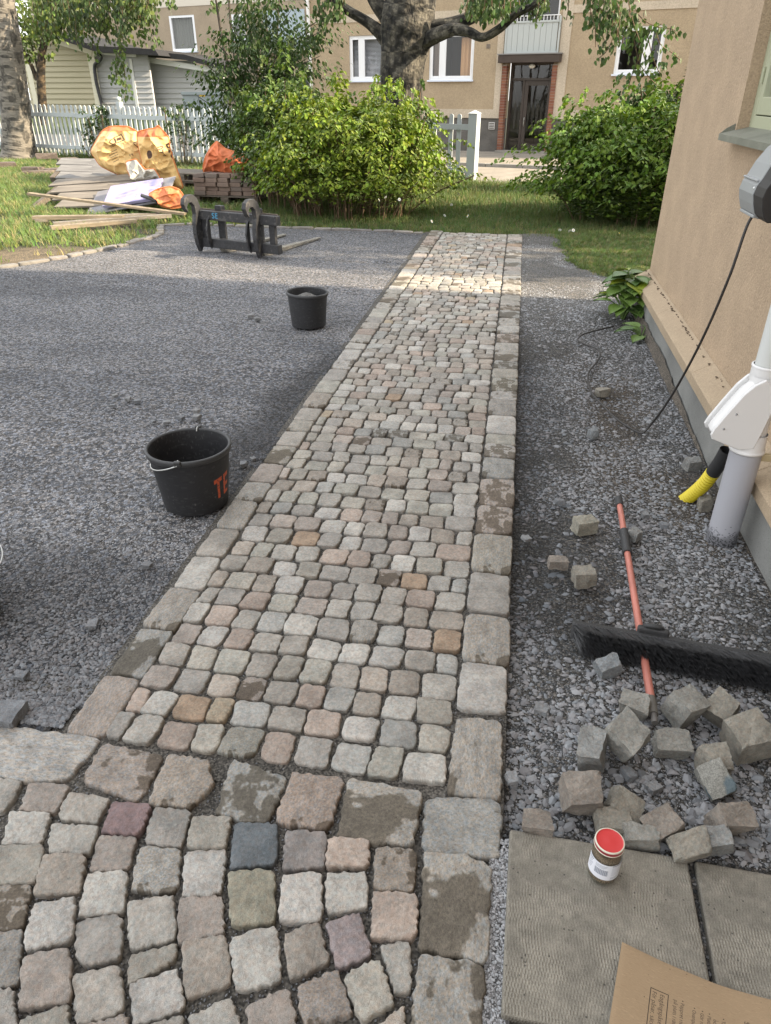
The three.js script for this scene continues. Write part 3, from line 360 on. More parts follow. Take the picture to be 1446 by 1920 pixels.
{
  const B = [[0.38, 0.35, 0.30], [0.37, 0.355, 0.315], [0.33, 0.325, 0.305], [0.345, 0.315, 0.26], [0.33, 0.285, 0.24], [0.44, 0.41, 0.33], [0.30, 0.315, 0.32]].map(t => gMat(t, granA)); B.forEach(m => m.bumpScale = 0.007);
  const blk = (px, py, w, h, d, yaw, tx, tz, m, seed, label, dy = 0) => { const g0 = G(px, py, h * 0.5), o = mesh('granite_block', blockGeo(w, h, d, seed), B[m]); o.rotation.set(tx, yaw, tz); const p = G(px, py, h * 0.5 + dy); o.position.copy(p); tag(o, label, 'stone block', 'loose granite blocks on the gravel strip'); return o; };
  blk(1098, 983, 0.095, 0.065, 0.07, 0.4, 0.1, 0, 5, 1, 'pale yellowish granite block lying alone left of the broom handle');
  blk(1046, 1055, 0.075, 0.04, 0.05, 0.1, 0, 0, 4, 2, 'small flat brownish stone next to a rounded block, left of the broom handle');
  blk(1093, 1081, 0.085, 0.07, 0.07, 0.2, 0, 0.1, 3, 3, 'brown grey block between the flat brownish stone and the broom handle');
  blk(1190, 1003, 0.045, 0.045, 0.05, 0.8, 0, 0, 2, 4, 'small grey stone touching the right side of the upper broom handle');
  blk(1141, 1250, 0.075, 0.055, 0.06, 0.4, 0.1, 0.2, 6, 5, 'bluish grey stone peeking out under the bristles of the broom');
  blk(1190, 1322, 0.085, 0.06, 0.07, -0.3, 0.2, 0.1, 1, 6, 'flat grey block directly behind the screw end of the broom handle');
  blk(1284, 1326, 0.085, 0.10, 0.085, 0.6, 0.25, -0.25, 1, 7, 'tall tilted grey block just right of the screw end of the handle');
  blk(1352, 1330, 0.085, 0.085, 0.08, 0.9, 0.2, 0.3, 3, 8, 'brown block with a rough broken face, second from the right in the back row');
  blk(1400, 1384, 0.115, 0.10, 0.10, 0.4, 0.2, 0.1, 3, 9, 'largest brown grey block at the right edge below the broom');
  blk(1176, 1376, 0.10, 0.08, 0.10, 0.75, 0.45, 0.0, 1, 10, 'square pale grey block lying tilted on top of the heap', 0.05);
  blk(1110, 1408, 0.075, 0.08, 0.10, -0.2, 0.3, 0.25, 2, 11, 'grey block leaning at the left end of the heap');
  blk(1260, 1394, 0.10, 0.055, 0.07, 0.1, 0.15, 0, 1, 12, 'flat pale block in the middle of the heap below the handle');
  blk(1338, 1428, 0.085, 0.075, 0.075, 0.25, 0.3, 0, 3, 13, 'tan block with squared corners behind the block with a blue stain');
  const st = blk(1342, 1462, 0.08, 0.06, 0.085, 0.5, 0.4, 0.3, 1, 14, 'wedge shaped grey block with a smudge of blue on its face', 0.01);
  st.material = mat(rgb(0.36, 0.35, 0.31), 0.88, { bumpMap: granBump, bumpScale: 0.007, map: tex(128, 128, (u, v, i, j) => { const k = 0.85 + 0.3 * (h2(i, j, 5) - 0.5), b = smooth(0.55, 0.68, fbm(u * 5, v * 5, 12, 5, 4)) * 0.7; return [lerp(k, 0.5, b), lerp(k, 0.62, b), lerp(k, 0.72, b)]; }) });
  blk(1092, 1490, 0.10, 0.085, 0.09, 0.1, 0.25, 0, 4, 15, 'brown block with a flat top and dark front at the lower left of the heap');
  blk(1172, 1511, 0.085, 0.055, 0.065, -0.4, 0.3, -0.3, 3, 16, 'pointed grey brown block leaning beside the flat topped brown block');
  blk(1006, 1543, 0.075, 0.035, 0.06, 0, 0, 0, 4, 17, 'low brownish stone half hidden behind the left corner of the slab');
  blk(1150, 1541, 0.085, 0.045, 0.06, 0.2, 0.2, 0, 3, 18, 'flat brown stone directly behind the jar');
  blk(1200, 1568, 0.09, 0.045, 0.05, 0.0, 0.1, 0, 1, 19, 'grey stone wedged against the back edge of the slab right of the jar');
  blk(1240, 1546, 0.09, 0.06, 0.07, 0.5, 0.4, 0.2, 4, 20, 'reddish brown pointed stone behind the slab, between jar and slab joint');
  blk(1367, 1539, 0.085, 0.10, 0.06, 0.2, 0.35, -0.2, 4, 21, 'upright reddish block at the right end of the heap');
  blk(1294, 1586, 0.10, 0.06, 0.06, 0.4, 0.3, 0.3, 3, 22, 'brown stone lying across the joint of the two slabs');
  blk(1343, 1576, 0.075, 0.08, 0.05, 0.1, 0.3, 0.2, 2, 23, 'grey stone standing in front of the upright reddish block');
  blk(1299, 870, 0.075, 0.065, 0.06, 0.4, 0.1, 0.1, 2, 24, 'grey rough stone against the house base behind the yellow pipe');
  blk(1322, 945, 0.05, 0.07, 0.05, 0.2, 0, 0.1, 3, 25, 'tan stone squeezed behind the grey downpipe foot');
  blk(1129, 735, 0.075, 0.05, 0.06, 0.4, 0, 0.1, 3, 26, 'tan stone beside the black cable on the ground');
  blk(1113, 812, 0.055, 0.05, 0.05, 0.4, 0, 0.1, 6, 27, 'rounded blue grey stone in the gravel left of the cable loop');
  const LS = [gMat([0.30, 0.30, 0.30], granA), gMat([0.25, 0.255, 0.265], granA)], q = rng(77); for (let [x, y, w] of [[216, 742, .04], [240, 748, .05], [258, 752, .05], [212, 760, .04], [287, 790, .04], [313, 792, .05], [340, 783, .05], [368, 782, .06], [370, 770, .05], [276, 1060, .05], [174, 1171, .055], [18, 1340, .11], [470, 592, .07], [482, 598, .06], [40, 1268, .05], [475, 860, .04], [456, 870, .05], [1198, 640, .05], [1240, 1100, .05], [1160, 1180, .04], [988, 1010, .05], [1050, 940, .05], [1245, 985, .05], [1015, 1330, .05], [1180, 1450, .05], [1225, 1475, .05], [960, 1460, .05], [1210, 965, .05]]) { w *= 0.8; const h = w * 0.5, o = mesh('loose_stone', blockGeo(w, h, w * 0.8, 40 + Math.floor(q() * 1e3)), LS[Math.floor(q() * 2)]); o.position.copy(G(x, y, h * 0.3)); o.rotation.y = q() * 6; const yard = x < 900; tag(o, yard ? 'small grey stone lying loose on the gravel yard' : 'small grey stone lying loose on the gravel strip by the house', 'stone', yard ? 'loose stones on the yard' : 'loose stones on the strip'); }
}

// ---------------------------------------------------------------- broom
{
  const a = G(1160, 935, 0.025), b = G(1228, 1356, 0.03), at = t => a.clone().lerp(b, t), bt = thing('broom', 'broom with its wide black head lying loose across its salmon pink handle', 'broom', [a.x, 0, a.z]), t = new THREE.Group(); t.name = 'handle'; bt.add(t);
  const rod = (n, s, e, r, m, k = 14) => { const p = at(s), q = at(e), g = cyl(r, r, p.distanceTo(q), k); g.rotateX(Math.PI / 2); const d = q.clone().sub(p).normalize(); g.applyQuaternion(new THREE.Quaternion().setFromUnitVectors(V(0, 0, 1), d)); g.translate((p.x + q.x) / 2 - a.x, (p.y + q.y) / 2, (p.z + q.z) / 2 - a.z); return mesh(n, g, m, t); };
  const pink = mat(rgb(0.56, 0.20, 0.15), 0.5, { map: tex(128, 128, (u, v, i, j) => { const k = 0.9 + 0.2 * (fbm(u * 6, v * 10, 4, 0, 4) - 0.5) - (h2(i >> 1, j >> 2, 8) < 0.03 ? 0.15 : 0); return [k, k, k]; }) }), blk = mat(rgb(0.035, 0.035, 0.036), 0.6, { bumpMap: grit, bumpScale: 0.0006 });
  rod('tube', 0.04, 0.93, 0.0125, pink); rod('end_cap', 0, 0.05, 0.0165, blk); rod('grip', 0.208, 0.325, 0.0175, blk); rod('collar', 0.32, 0.335, 0.019, blk); rod('ferrule', 0.925, 0.975, 0.0145, mat(rgb(0.11, 0.10, 0.085), 0.7)); rod('screw_end', 0.97, 1.0, 0.0095, mat(rgb(0.12, 0.11, 0.10), 0.6));
  // the head lies on its back over the handle: block behind, bristles towards the viewer
  const c0 = G(1071, 1190, 0.055), c1 = G(1475, 1262, 0.055); const L = c0.distanceTo(c1), d = c1.clone().sub(c0).normalize(), ang = Math.atan2(-d.z, d.x);
  const h = new THREE.Group(); h.name = 'head'; h.position.set(c0.x - a.x, 0.048, c0.z - a.z); h.rotation.y = ang; bt.add(h);
  h.rotation.order = 'YXZ'; h.rotation.x = -0.22;
  mesh('block', new RoundedBoxGeometry(L, 0.062, 0.03, 2, 0.008).translate(L / 2, -0.004, -0.062), blk, h);
  const gs = [], q = rng(9), NT = 62;   // tufts of stiff bristles, six rows
  for (let row = 0; row < 6; row++) for (let k = 0; k < NT; k++) { const x0 = (k + 0.5 + (row & 1) * 0.5) / (NT + 1) * (L - 0.012) + 0.004, y0 = -0.028 + row * 0.0105, fan = (row - 2.5) * -0.07 + (q() - 0.5) * 0.06, sl = 0.34 + (q() - 0.5) * 0.16; for (let i = 0; i < 15; i++) { const len = 0.09 + 0.012 * (q() - 0.5), g = new THREE.CylinderGeometry(0.0007, 0.0008, len, 3, 1, true); g.translate(0, len / 2, 0); g.rotateX(Math.PI / 2 + fan + (q() - 0.5) * 0.10); g.rotateY(sl + (q() - 0.5) * 0.12); g.translate(x0 + (q() - 0.5) * 0.005, y0 + (q() - 0.5) * 0.005, -0.048); gs.push(g); } }
  tag(mesh('bristles', gs, mat(rgb(0.06, 0.06, 0.062), 0.4), h), null, null, null, 'stuff');
  const so = new THREE.TorusGeometry(0.02, 0.008, 8, 20); so.scale(1.25, 0.8, 1); so.rotateX(0.9); so.translate(0.26, 0.045, -0.082); const so2 = cyl(0.02, 0.028, 0.03, 16); so2.translate(0.26, 0.03, -0.08); const base = new RoundedBoxGeometry(0.1, 0.05, 0.03, 2, 0.008); base.translate(0.26, 0.02, -0.078);
  mesh('socket', [so, base], blk, h);
}
// ---------------------------------------------------------------- jar and cardboard
{
  const p = G(1128, 1638, 0.012), t = thing('glass_jar', 'glass jar with red screw lid and white label standing on the slab', 'jar', [p.x, 0.012, p.z], 0.3);
  const r = 0.0345, prof = [[0, 0.002], [r * 0.85, 0.0], [r, 0.006], [r, 0.012], [r, 0.088], [r * 0.95, 0.1], [r * 0.86, 0.107], [r * 0.84, 0.112]].map(a => new THREE.Vector2(...a));
  mesh('jar_body', new THREE.LatheGeometry(prof, 40), phys(rgb(0.97, 0.98, 0.96), 0.04, { transmission: 1, thickness: 0, ior: 1.5 }), t);
  const inn = [[0, 0.006], [r * 0.8, 0.006], [r * 0.93, 0.012], [r * 0.93, 0.082], [r * 0.6, 0.084], [0, 0.083]].map(a => new THREE.Vector2(...a));
  mesh('contents', new THREE.LatheGeometry(inn, 32), mat(rgb(0.36, 0.27, 0.18), 0.8, { map: gritC }), t);
  const lab = canvas(512, 256, (c, w, h) => { c.fillStyle = '#d9dae0'; c.fillRect(0, 0, w, h); c.fillStyle = '#9aa0ac'; for (let i = 0; i < 9; i++) c.fillRect(270, 30 + i * 18, 150 - (i * 37 % 50), 5); c.fillStyle = '#3c4456'; c.fillRect(270, 10, 150, 9); for (let i = 0; i < 26; i++) { const x = 110 + i * 5; c.fillRect(x, 92, (i * 7 % 3) + 1.5, 92); } c.fillStyle = '#6c7484'; for (let i = 0; i < 4; i++) c.fillRect(112, 28 + i * 14, 120 - i * 11, 4); c.fillStyle = '#4b5366'; c.fillRect(20, 24, 60, 12); c.fillRect(20, 60, 50, 8); for (let i = 0; i < 6; i++) c.fillRect(20, 90 + i * 18, 62 - i * 4, 4); for (let i = 0; i < 3; i++) c.fillRect(270, 204 + i * 14, 130 - i * 30, 4); });
  const lg = new THREE.CylinderGeometry(r + 0.0006, r + 0.0006, 0.054, 40, 1, true, -1.9, 3.6); lg.translate(0, 0.055, 0); mesh('label', lg, mat(rgb(1, 1, 1), 0.55, { map: lab }), t);
  const red = mat(rgb(0.52, 0.035, 0.035), 0.32), pale = mat(rgb(0.62, 0.58, 0.48), 0.35, { metalness: 0.3 });
  mesh('lid', new THREE.LatheGeometry([[0, 0.1235], [r * 0.3, 0.1232], [r * 0.82, 0.1225], [r * 0.86, 0.1245], [r * 0.9, 0.1245]].map(a => new THREE.Vector2(...a)), 40), red, t);
  mesh('lid_rim', new THREE.LatheGeometry([[r * 0.88, 0.1247], [r * 0.94, 0.125], [r * 0.965, 0.1235], [r * 0.965, 0.121]].map(a => new THREE.Vector2(...a)), 40), pale, t);
  const band = []; for (let i = 0; i < 2; i++) band.push(0); mesh('lid_side', new THREE.LatheGeometry([[r * 0.95, 0.1215], [r * 0.955, 0.113]].map(a => new THREE.Vector2(...a)), 40), mat(rgb(0.25, 0.02, 0.03), 0.4), t);
  mesh('lid_lip', new THREE.LatheGeometry([[r * 0.955, 0.113], [r * 0.99, 0.112], [r * 0.97, 0.1105], [r * 0.93, 0.1105]].map(a => new THREE.Vector2(...a)), 40), pale, t);
  // printed cardboard on the slabs
  const A = G(1166, 1768, 0.018), Bc = G(1480, 1872, 0.022), x = Bc.clone().sub(A).setY(0).normalize(), Dc = G(1135, 1960, 0.018), y = Dc.clone().sub(A).setY(0).normalize();
  const W = 0.38, H = 0.30, nx = 24, ny = 18, pos = [], uv = [], idx = [], n = 2;
  const Yc = (u, v) => 0.018 + 0.010 * Math.sin(u * 3.1 + 0.4) * v + 0.005 * fbm(u * 4, v * 4, 8) + 0.012 * smooth(0.5, 1, u);
  for (let k = 0; k < 2; k++) for (let j = 0; j <= ny; j++) for (let i = 0; i <= nx; i++) { const u = i / nx, v = j / ny; const P = A.clone().addScaledVector(x, u * W).addScaledVector(y, v * H); P.addScaledVector(y, 0.02 * Math.sin(u * 2.6) * (1 - v)); pos.push(P.x - A.x, Yc(u, v) - k * 0.003, P.z - A.z); uv.push(u, 1 - v); }
  const st = (nx + 1) * (ny + 1); for (let j = 0; j < ny; j++) for (let i = 0; i < nx; i++) { const a = j * (nx + 1) + i, b = a + nx + 1; idx.push(a, b, a + 1, b, b + 1, a + 1, st + a, st + a + 1, st + b, st + b, st + a + 1, st + b + 1); }
  const rim = []; for (let i = 0; i < nx; i++) rim.push([i, i + 1], [ny * (nx + 1) + i + 1, ny * (nx + 1) + i]); for (let j = 0; j < ny; j++) rim.push([(j + 1) * (nx + 1), j * (nx + 1)], [j * (nx + 1) + nx, (j + 1) * (nx + 1) + nx]); for (const [a, b] of rim) idx.push(a, b, st + a, b, st + b, st + a);
  const g = new THREE.BufferGeometry(); g.setAttribute('position', new THREE.Float32BufferAttribute(pos, 3)); g.setAttribute('uv', new THREE.Float32BufferAttribute(uv, 2)); g.setIndex(idx); g.computeVertexNormals();
  const print = canvas(1024, 808, (c, w, h) => {
    c.fillStyle = '#97836a'; c.fillRect(0, 0, w, h); const q = rng(3); for (let i = 0; i < 5200; i++) { c.fillStyle = q() < 0.5 ? 'rgba(90,65,40,0.10)' : 'rgba(230,205,165,0.10)'; c.fillRect(q() * w, q() * h, 2 + q() * 22, 1 + q() * 2); } for (let i = 0; i < 40; i++) { c.fillStyle = `rgba(60,48,38,${0.25 + q() * 0.4})`; c.beginPath(); c.arc(q() * w, q() * h, 1 + q() * 3, 0, 7); c.fill(); }
    c.save(); c.translate(0, 0); c.rotate(Math.PI / 2); c.fillStyle = '#2d2420'; c.strokeStyle = '#2d2420';
    // running down the sheet: x is down, -y is to the right
    const line = (s, x, y, px, wt = '') => { c.font = `${wt} ${px}px sans-serif`; c.fillText(s, x, -y); };
    c.lineWidth = 4; c.strokeRect(180, -275, 560, 92); line('Engångspåse får ej återanvändas', 192, 235, 29); line('För påsar, säckar och emballage', 192, 195, 29);
    line('• Pappret rivs av och läggs', 176, 340, 25); line('  på plats i rätt insamling', 176, 305, 25); line('• Ovanpå kartonger', 190, 400, 25); line('• Gör rent', 190, 440, 25); line('• Plattorna läggs isär', 190, 475, 25); line('  och stora bitar delas', 200, 505, 25); line('• Tål fukt', 190, 545, 25); line('Grupper', 205, 590, 25);
    line('sorteras med', 165, 655, 44); line('Återvinns', 165, 720, 50); line('Påse', 165, 800, 84, 'bold italic'); c.strokeRect(300, -960, 140, 90); c.restore();
  });
  const cb = thing('cardboard_sheet', 'brown printed cardboard sheet lying across the slabs in the corner', 'cardboard', [A.x, 0, A.z]); mesh('printed_sheet', g, mat(rgb(0.92, 0.88, 0.82), 0.9, { map: print, bumpMap: grit, bumpScale: 0.0003 }), cb);
}
// ---------------------------------------------------------------- buckets
const scuffed = (txt) => canvas(1024, 256, (c, w, h) => {
  c.fillStyle = '#212123'; c.fillRect(0, 0, w, h); const q = rng(txt.length * 7 + 3);
  for (let i = 0; i < 2600; i++) { const v = q(); c.fillStyle = v < 0.55 ? `rgba(135,132,128,${0.02 + q() * 0.13})` : `rgba(10,10,12,${0.05 + q() * 0.2})`; c.fillRect(q() * w, q() * h, 1 + q() * 26, 1 + q() * 3); }
  for (let i = 0; i < 900; i++) { c.fillStyle = `rgba(165,162,155,${q() * 0.24})`; c.beginPath(); c.arc(q() * w, h * (1 - q() ** 2 * 0.6), 0.5 + q() * 2.5, 0, 7); c.fill(); }
  if (txt) { c.save(); c.translate(150, 128); c.fillStyle = '#b8502c'; c.font = 'bold 60px sans-serif'; c.scale(1.6, 1); c.rotate(-0.07); c.fillText(txt, 0, 0); c.restore(); c.fillStyle = 'rgba(43,43,45,0.5)'; for (let i = 0; i < 160; i++) c.fillRect(150 + q() * 330, 70 + q() * 90, 1 + q() * 9, 1 + q() * 2); }
});
function bucket(label, p, turn, r0, r1, h, txt, opt = {}) {
  const t = thing('bucket', label, 'bucket', p, turn), m = mat(rgb(1, 1, 1), 0.62, { map: scuffed(txt), bumpMap: grit, bumpScale: 0.0005 }), inm = mat(rgb(1, 1, 1), 0.55, { map: scuffed('') });
  const out = (k) => { const g = new THREE.LatheGeometry(k.map(a => new THREE.Vector2(...a)), 56); if (opt.squash) { const q = g.attributes.position; for (let i = 0; i < q.count; i++) { const y = q.getY(i) / h, f = 1 - opt.squash * y * y; q.setX(i, q.getX(i) / f); q.setZ(i, q.getZ(i) * f); } g.computeVertexNormals(); } return g; };
  const R = (y) => lerp(r0, r1, y);
  mesh('wall', out([[R(0.0) - 0.004, 0], [R(0.0), 0.004], [R(0.02), h * 0.02], [R(0.4), h * 0.4], [R(0.9), h * 0.9], [R(0.93), h * 0.93]]), m, t);
  mesh('inside', out([[R(0.94) - 0.003, h * 0.985], [R(0.4) - 0.004, h * 0.4], [R(0.05) - 0.004, h * 0.04], [R(0) * 0.6, h * 0.03], [0.0, h * 0.03]]), inm, t);
  const rim = out([[R(0.92), h * 0.9], [R(0.93) + 0.008, h * 0.915], [R(0.95) + 0.010, h * 0.95], [R(1) + 0.009, h * 0.985], [R(1) + 0.004, h], [R(1) - 0.002, h * 1.0], [R(0.97) - 0.005, h * 0.975]]); mesh('rim', rim, mat(rgb(0.035, 0.035, 0.036), 0.55, { bumpMap: grit, bumpScale: 0.0005 }), t);
  if (opt.handle !== undefined) { const hd = opt.handle, sw = opt.swing ?? 1.25, wire = mat(rgb(0.5, 0.5, 0.48), 0.35, { metalness: 0.8 }), pts = []; for (let i = 0; i <= 16; i++) { const a = i / 16 * Math.PI, x = Math.cos(a) * (r1 + 0.016), y = Math.sin(a) * (r1 * (opt.reach ?? 1.02)); const v = V(0, y * Math.cos(sw), y * Math.sin(sw)).add(V(x, 0, 0)); v.y = h * 0.965 + v.y; v.applyAxisAngle(V(0, 1, 0), hd); pts.push(v); } const up = []; for (const s of [1, -1]) { const e = V(s * (r1 + 0.016), h * 0.965, 0).applyAxisAngle(V(0, 1, 0), hd), i1 = V(s * (r1 - 0.004), h * 1.02, 0).applyAxisAngle(V(0, 1, 0), hd), i2 = V(s * (r1 - 0.010), h * 0.96, 0.004).applyAxisAngle(V(0, 1, 0), hd); up.push(tube([e, i1, i2], 0.0032, 8, 6)); } mesh('wire_handle', [tube(pts, 0.0032, 40, 6), ...up], wire, t);
    for (const s of [1, -1]) { const g = new RoundedBoxGeometry(0.018, 0.026, 0.03, 2, 0.006); g.translate(s * (r1 + 0.009), h * 0.985, 0); g.rotateY(hd); mesh('handle_lug', g, mat(rgb(0.03, 0.03, 0.03), 0.5), t); } }
  return t;
}
{
  const p = G(352, 962, 0); p.z -= 0.115; p.x -= 0.005; bucket('black bucket with orange letters and a wire handle beside the cobbled path', [p.x, -0.004, p.z], 0.1, 0.142, 0.176, 0.285, 'TE', { handle: -1.51, swing: 1.95 });
  const p2 = G(572, 616, 0); p2.z -= 0.12; const b2 = bucket('smaller black bucket half full of grey sand farther up the yard', [p2.x, -0.004, p2.z], 2.6, 0.135, 0.158, 0.265, '', { squash: 0.06 });
  const sg = new THREE.CircleGeometry(0.138, 40, 0, 6.283); const rings = []; for (let r = 0; r <= 8; r++) rings.push(new THREE.Vector2(0.142 * (1 - r / 8) , 0.195 + 0.05 * Math.sin(r / 8 * 1.57))); const heap = new THREE.LatheGeometry(rings, 32); { const q = heap.attributes.position; for (let i = 0; i < q.count; i++) q.setY(i, q.getY(i) + 0.03 * (fbm(q.getX(i) * 14 + 5, q.getZ(i) * 14 + 5, 3) - 0.5)); heap.computeVertexNormals(); } mesh('sand_fill', heap, mat(rgb(0.34, 0.34, 0.33), 0.95, { map: gritC, bumpMap: grit, bumpScale: 0.003 }), b2);
  const p3 = G(-4, 1052, 0.26); bucket('black bucket mostly beyond the left edge with its wire handle hanging out', [p3.x - 0.222, -0.004, p3.z + 0.02], 0, 0.138, 0.172, 0.28, '', { handle: 1.5, swing: 1.75, reach: 1.24 });
}
// ---------------------------------------------------------------- fork carriage
const { FontLoader } = await import('three/addons/loaders/FontLoader.js'), { TextGeometry } = await import('three/addons/geometries/TextGeometry.js');
const font = await new FontLoader().loadAsync('fonts/droid/droid_sans_bold.typeface.json');
{
  const t = thing('pallet_fork', 'black steel pallet fork attachment with two curved hooks standing on the gravel', 'fork attachment', [-3.12, -0.012, -8.2], -0.306);
  const worn = tex(256, 256, (u, v, i, j) => { const w = smooth(0.62, 0.72, fbm(u * 9, v * 9, 3, 9, 5)), k = 0.34 + 0.16 * (fbm(u * 20, v * 20, 6, 20, 3) - 0.5); return [lerp(k, 0.62, w * 0.6), lerp(k, 0.60, w * 0.6), lerp(k * 1.02, 0.57, w * 0.6)]; });
  const st = mat(rgb(0.32, 0.32, 0.33), 0.6, { map: worn, metalness: 0.15, bumpMap: grit, bumpScale: 0.0006 }), dusty = mat(rgb(0.55, 0.53, 0.48), 0.8, { map: gritC, metalness: 0.1 });
  mesh('upper_beam', box(1.16, 0.1, 0.085, 0, 0.405, 0, 0.008, 0.4), st, t);
  mesh('lower_beam', [box(1.16, 0.1, 0.085, 0, 0.105, 0, 0.008, 0.4)], st, t);
  for (const x of [-0.47, 0.49]) mesh('side_post', box(0.075, 0.21, 0.05, x, 0.255, -0.01, 0.005, 0.4), st, t);
  for (const x of [-0.52, 0.33]) {   // hook plates on the machine side
    const sh = [[0.02, 0.02], [0.055, 0.10], [0.075, 0.22], [0.07, 0.33], [0.045, 0.43], [0.055, 0.52], [0.10, 0.565], [0.155, 0.56], [0.185, 0.52], [0.175, 0.465], [0.205, 0.50], [0.225, 0.55], [0.205, 0.605], [0.15, 0.635], [0.07, 0.635], [0.0, 0.59], [-0.04, 0.5], [-0.045, 0.35], [-0.03, 0.2], [-0.02, 0.08]];
    for (const k of [0]) { const g = extr(sh, 0.05, 0.004); g.translate(0, 0, -0.025); g.rotateY(-Math.PI / 2); g.translate(x, -0.01, 0.045); mesh('hook', boxUV(g, 0.4), st, t); }
    const pin = cyl(0.022, 0.022, 0.075, 14); pin.rotateZ(Math.PI / 2); pin.translate(x, 0.19, 0.085); mesh('hook_pin', pin, mat(rgb(0.02, 0.02, 0.02), 0.7), t);
  }
  for (const x of [-0.36, 0.2]) { const g = extr([[0, 0.02], [0.045, 0.10], [0.06, 0.22], [0.03, 0.33], [0, 0.36]], 0.02, 0.003); g.translate(0, 0, -0.01); g.rotateY(-Math.PI / 2); g.translate(x, 0.03, 0.043); mesh('bracket', boxUV(g, 0.4), st, t); }
  for (const x of [-0.26, 0.27]) {
    const f = setFork(x); mesh('fork', f, [null][0] ?? dusty, t);
    mesh('fork_shank', [box(0.1, 0.44, 0.035, x, 0.28, -0.066, 0.005, 0.4), box(0.09, 0.05, 0.07, x, 0.485, -0.05, 0.005, 0.4)], st, t);
  }
  function setFork(x) { const p = [[-0.085, 0.07], [-0.05, 0.07], [-0.043, 0.02], [-0.06, -0.005], [-0.10, -0.012], [-1.3, 0.0], [-1.31, 0.012], [-0.2, 0.034], [-0.12, 0.036], [-0.095, 0.045]]; const g = extr(p, 0.1, 0.003); g.rotateY(-Math.PI / 2); g.scale(1, 1, 1); const q = g.attributes.position; for (let i = 0; i < q.count; i++) { const z = q.getZ(i), xx = q.getX(i) + 0.05, tp = 1 - 0.5 * smooth(-0.9, -1.3, z); q.setX(i, x + xx * tp); q.setY(i, q.getY(i) + 0.008); } g.computeVertexNormals(); return boxUV(g, 0.4); }
  const tg = new TextGeometry('SE', { font, size: 0.06, depth: 0.0015, curveSegments: 3 }); tg.translate(-0.31, 0.38, 0.0432); mesh('painted_letters', tg, mat(rgb(0.05, 0.22, 0.36), 0.6), t);
  const rail = box(1.1, 0.012, 0.02, 0, 0.462, -0.03, 0, 0.4); mesh('fork_rail', rail, mat(rgb(0.10, 0.08, 0.065), 0.8), t);
}

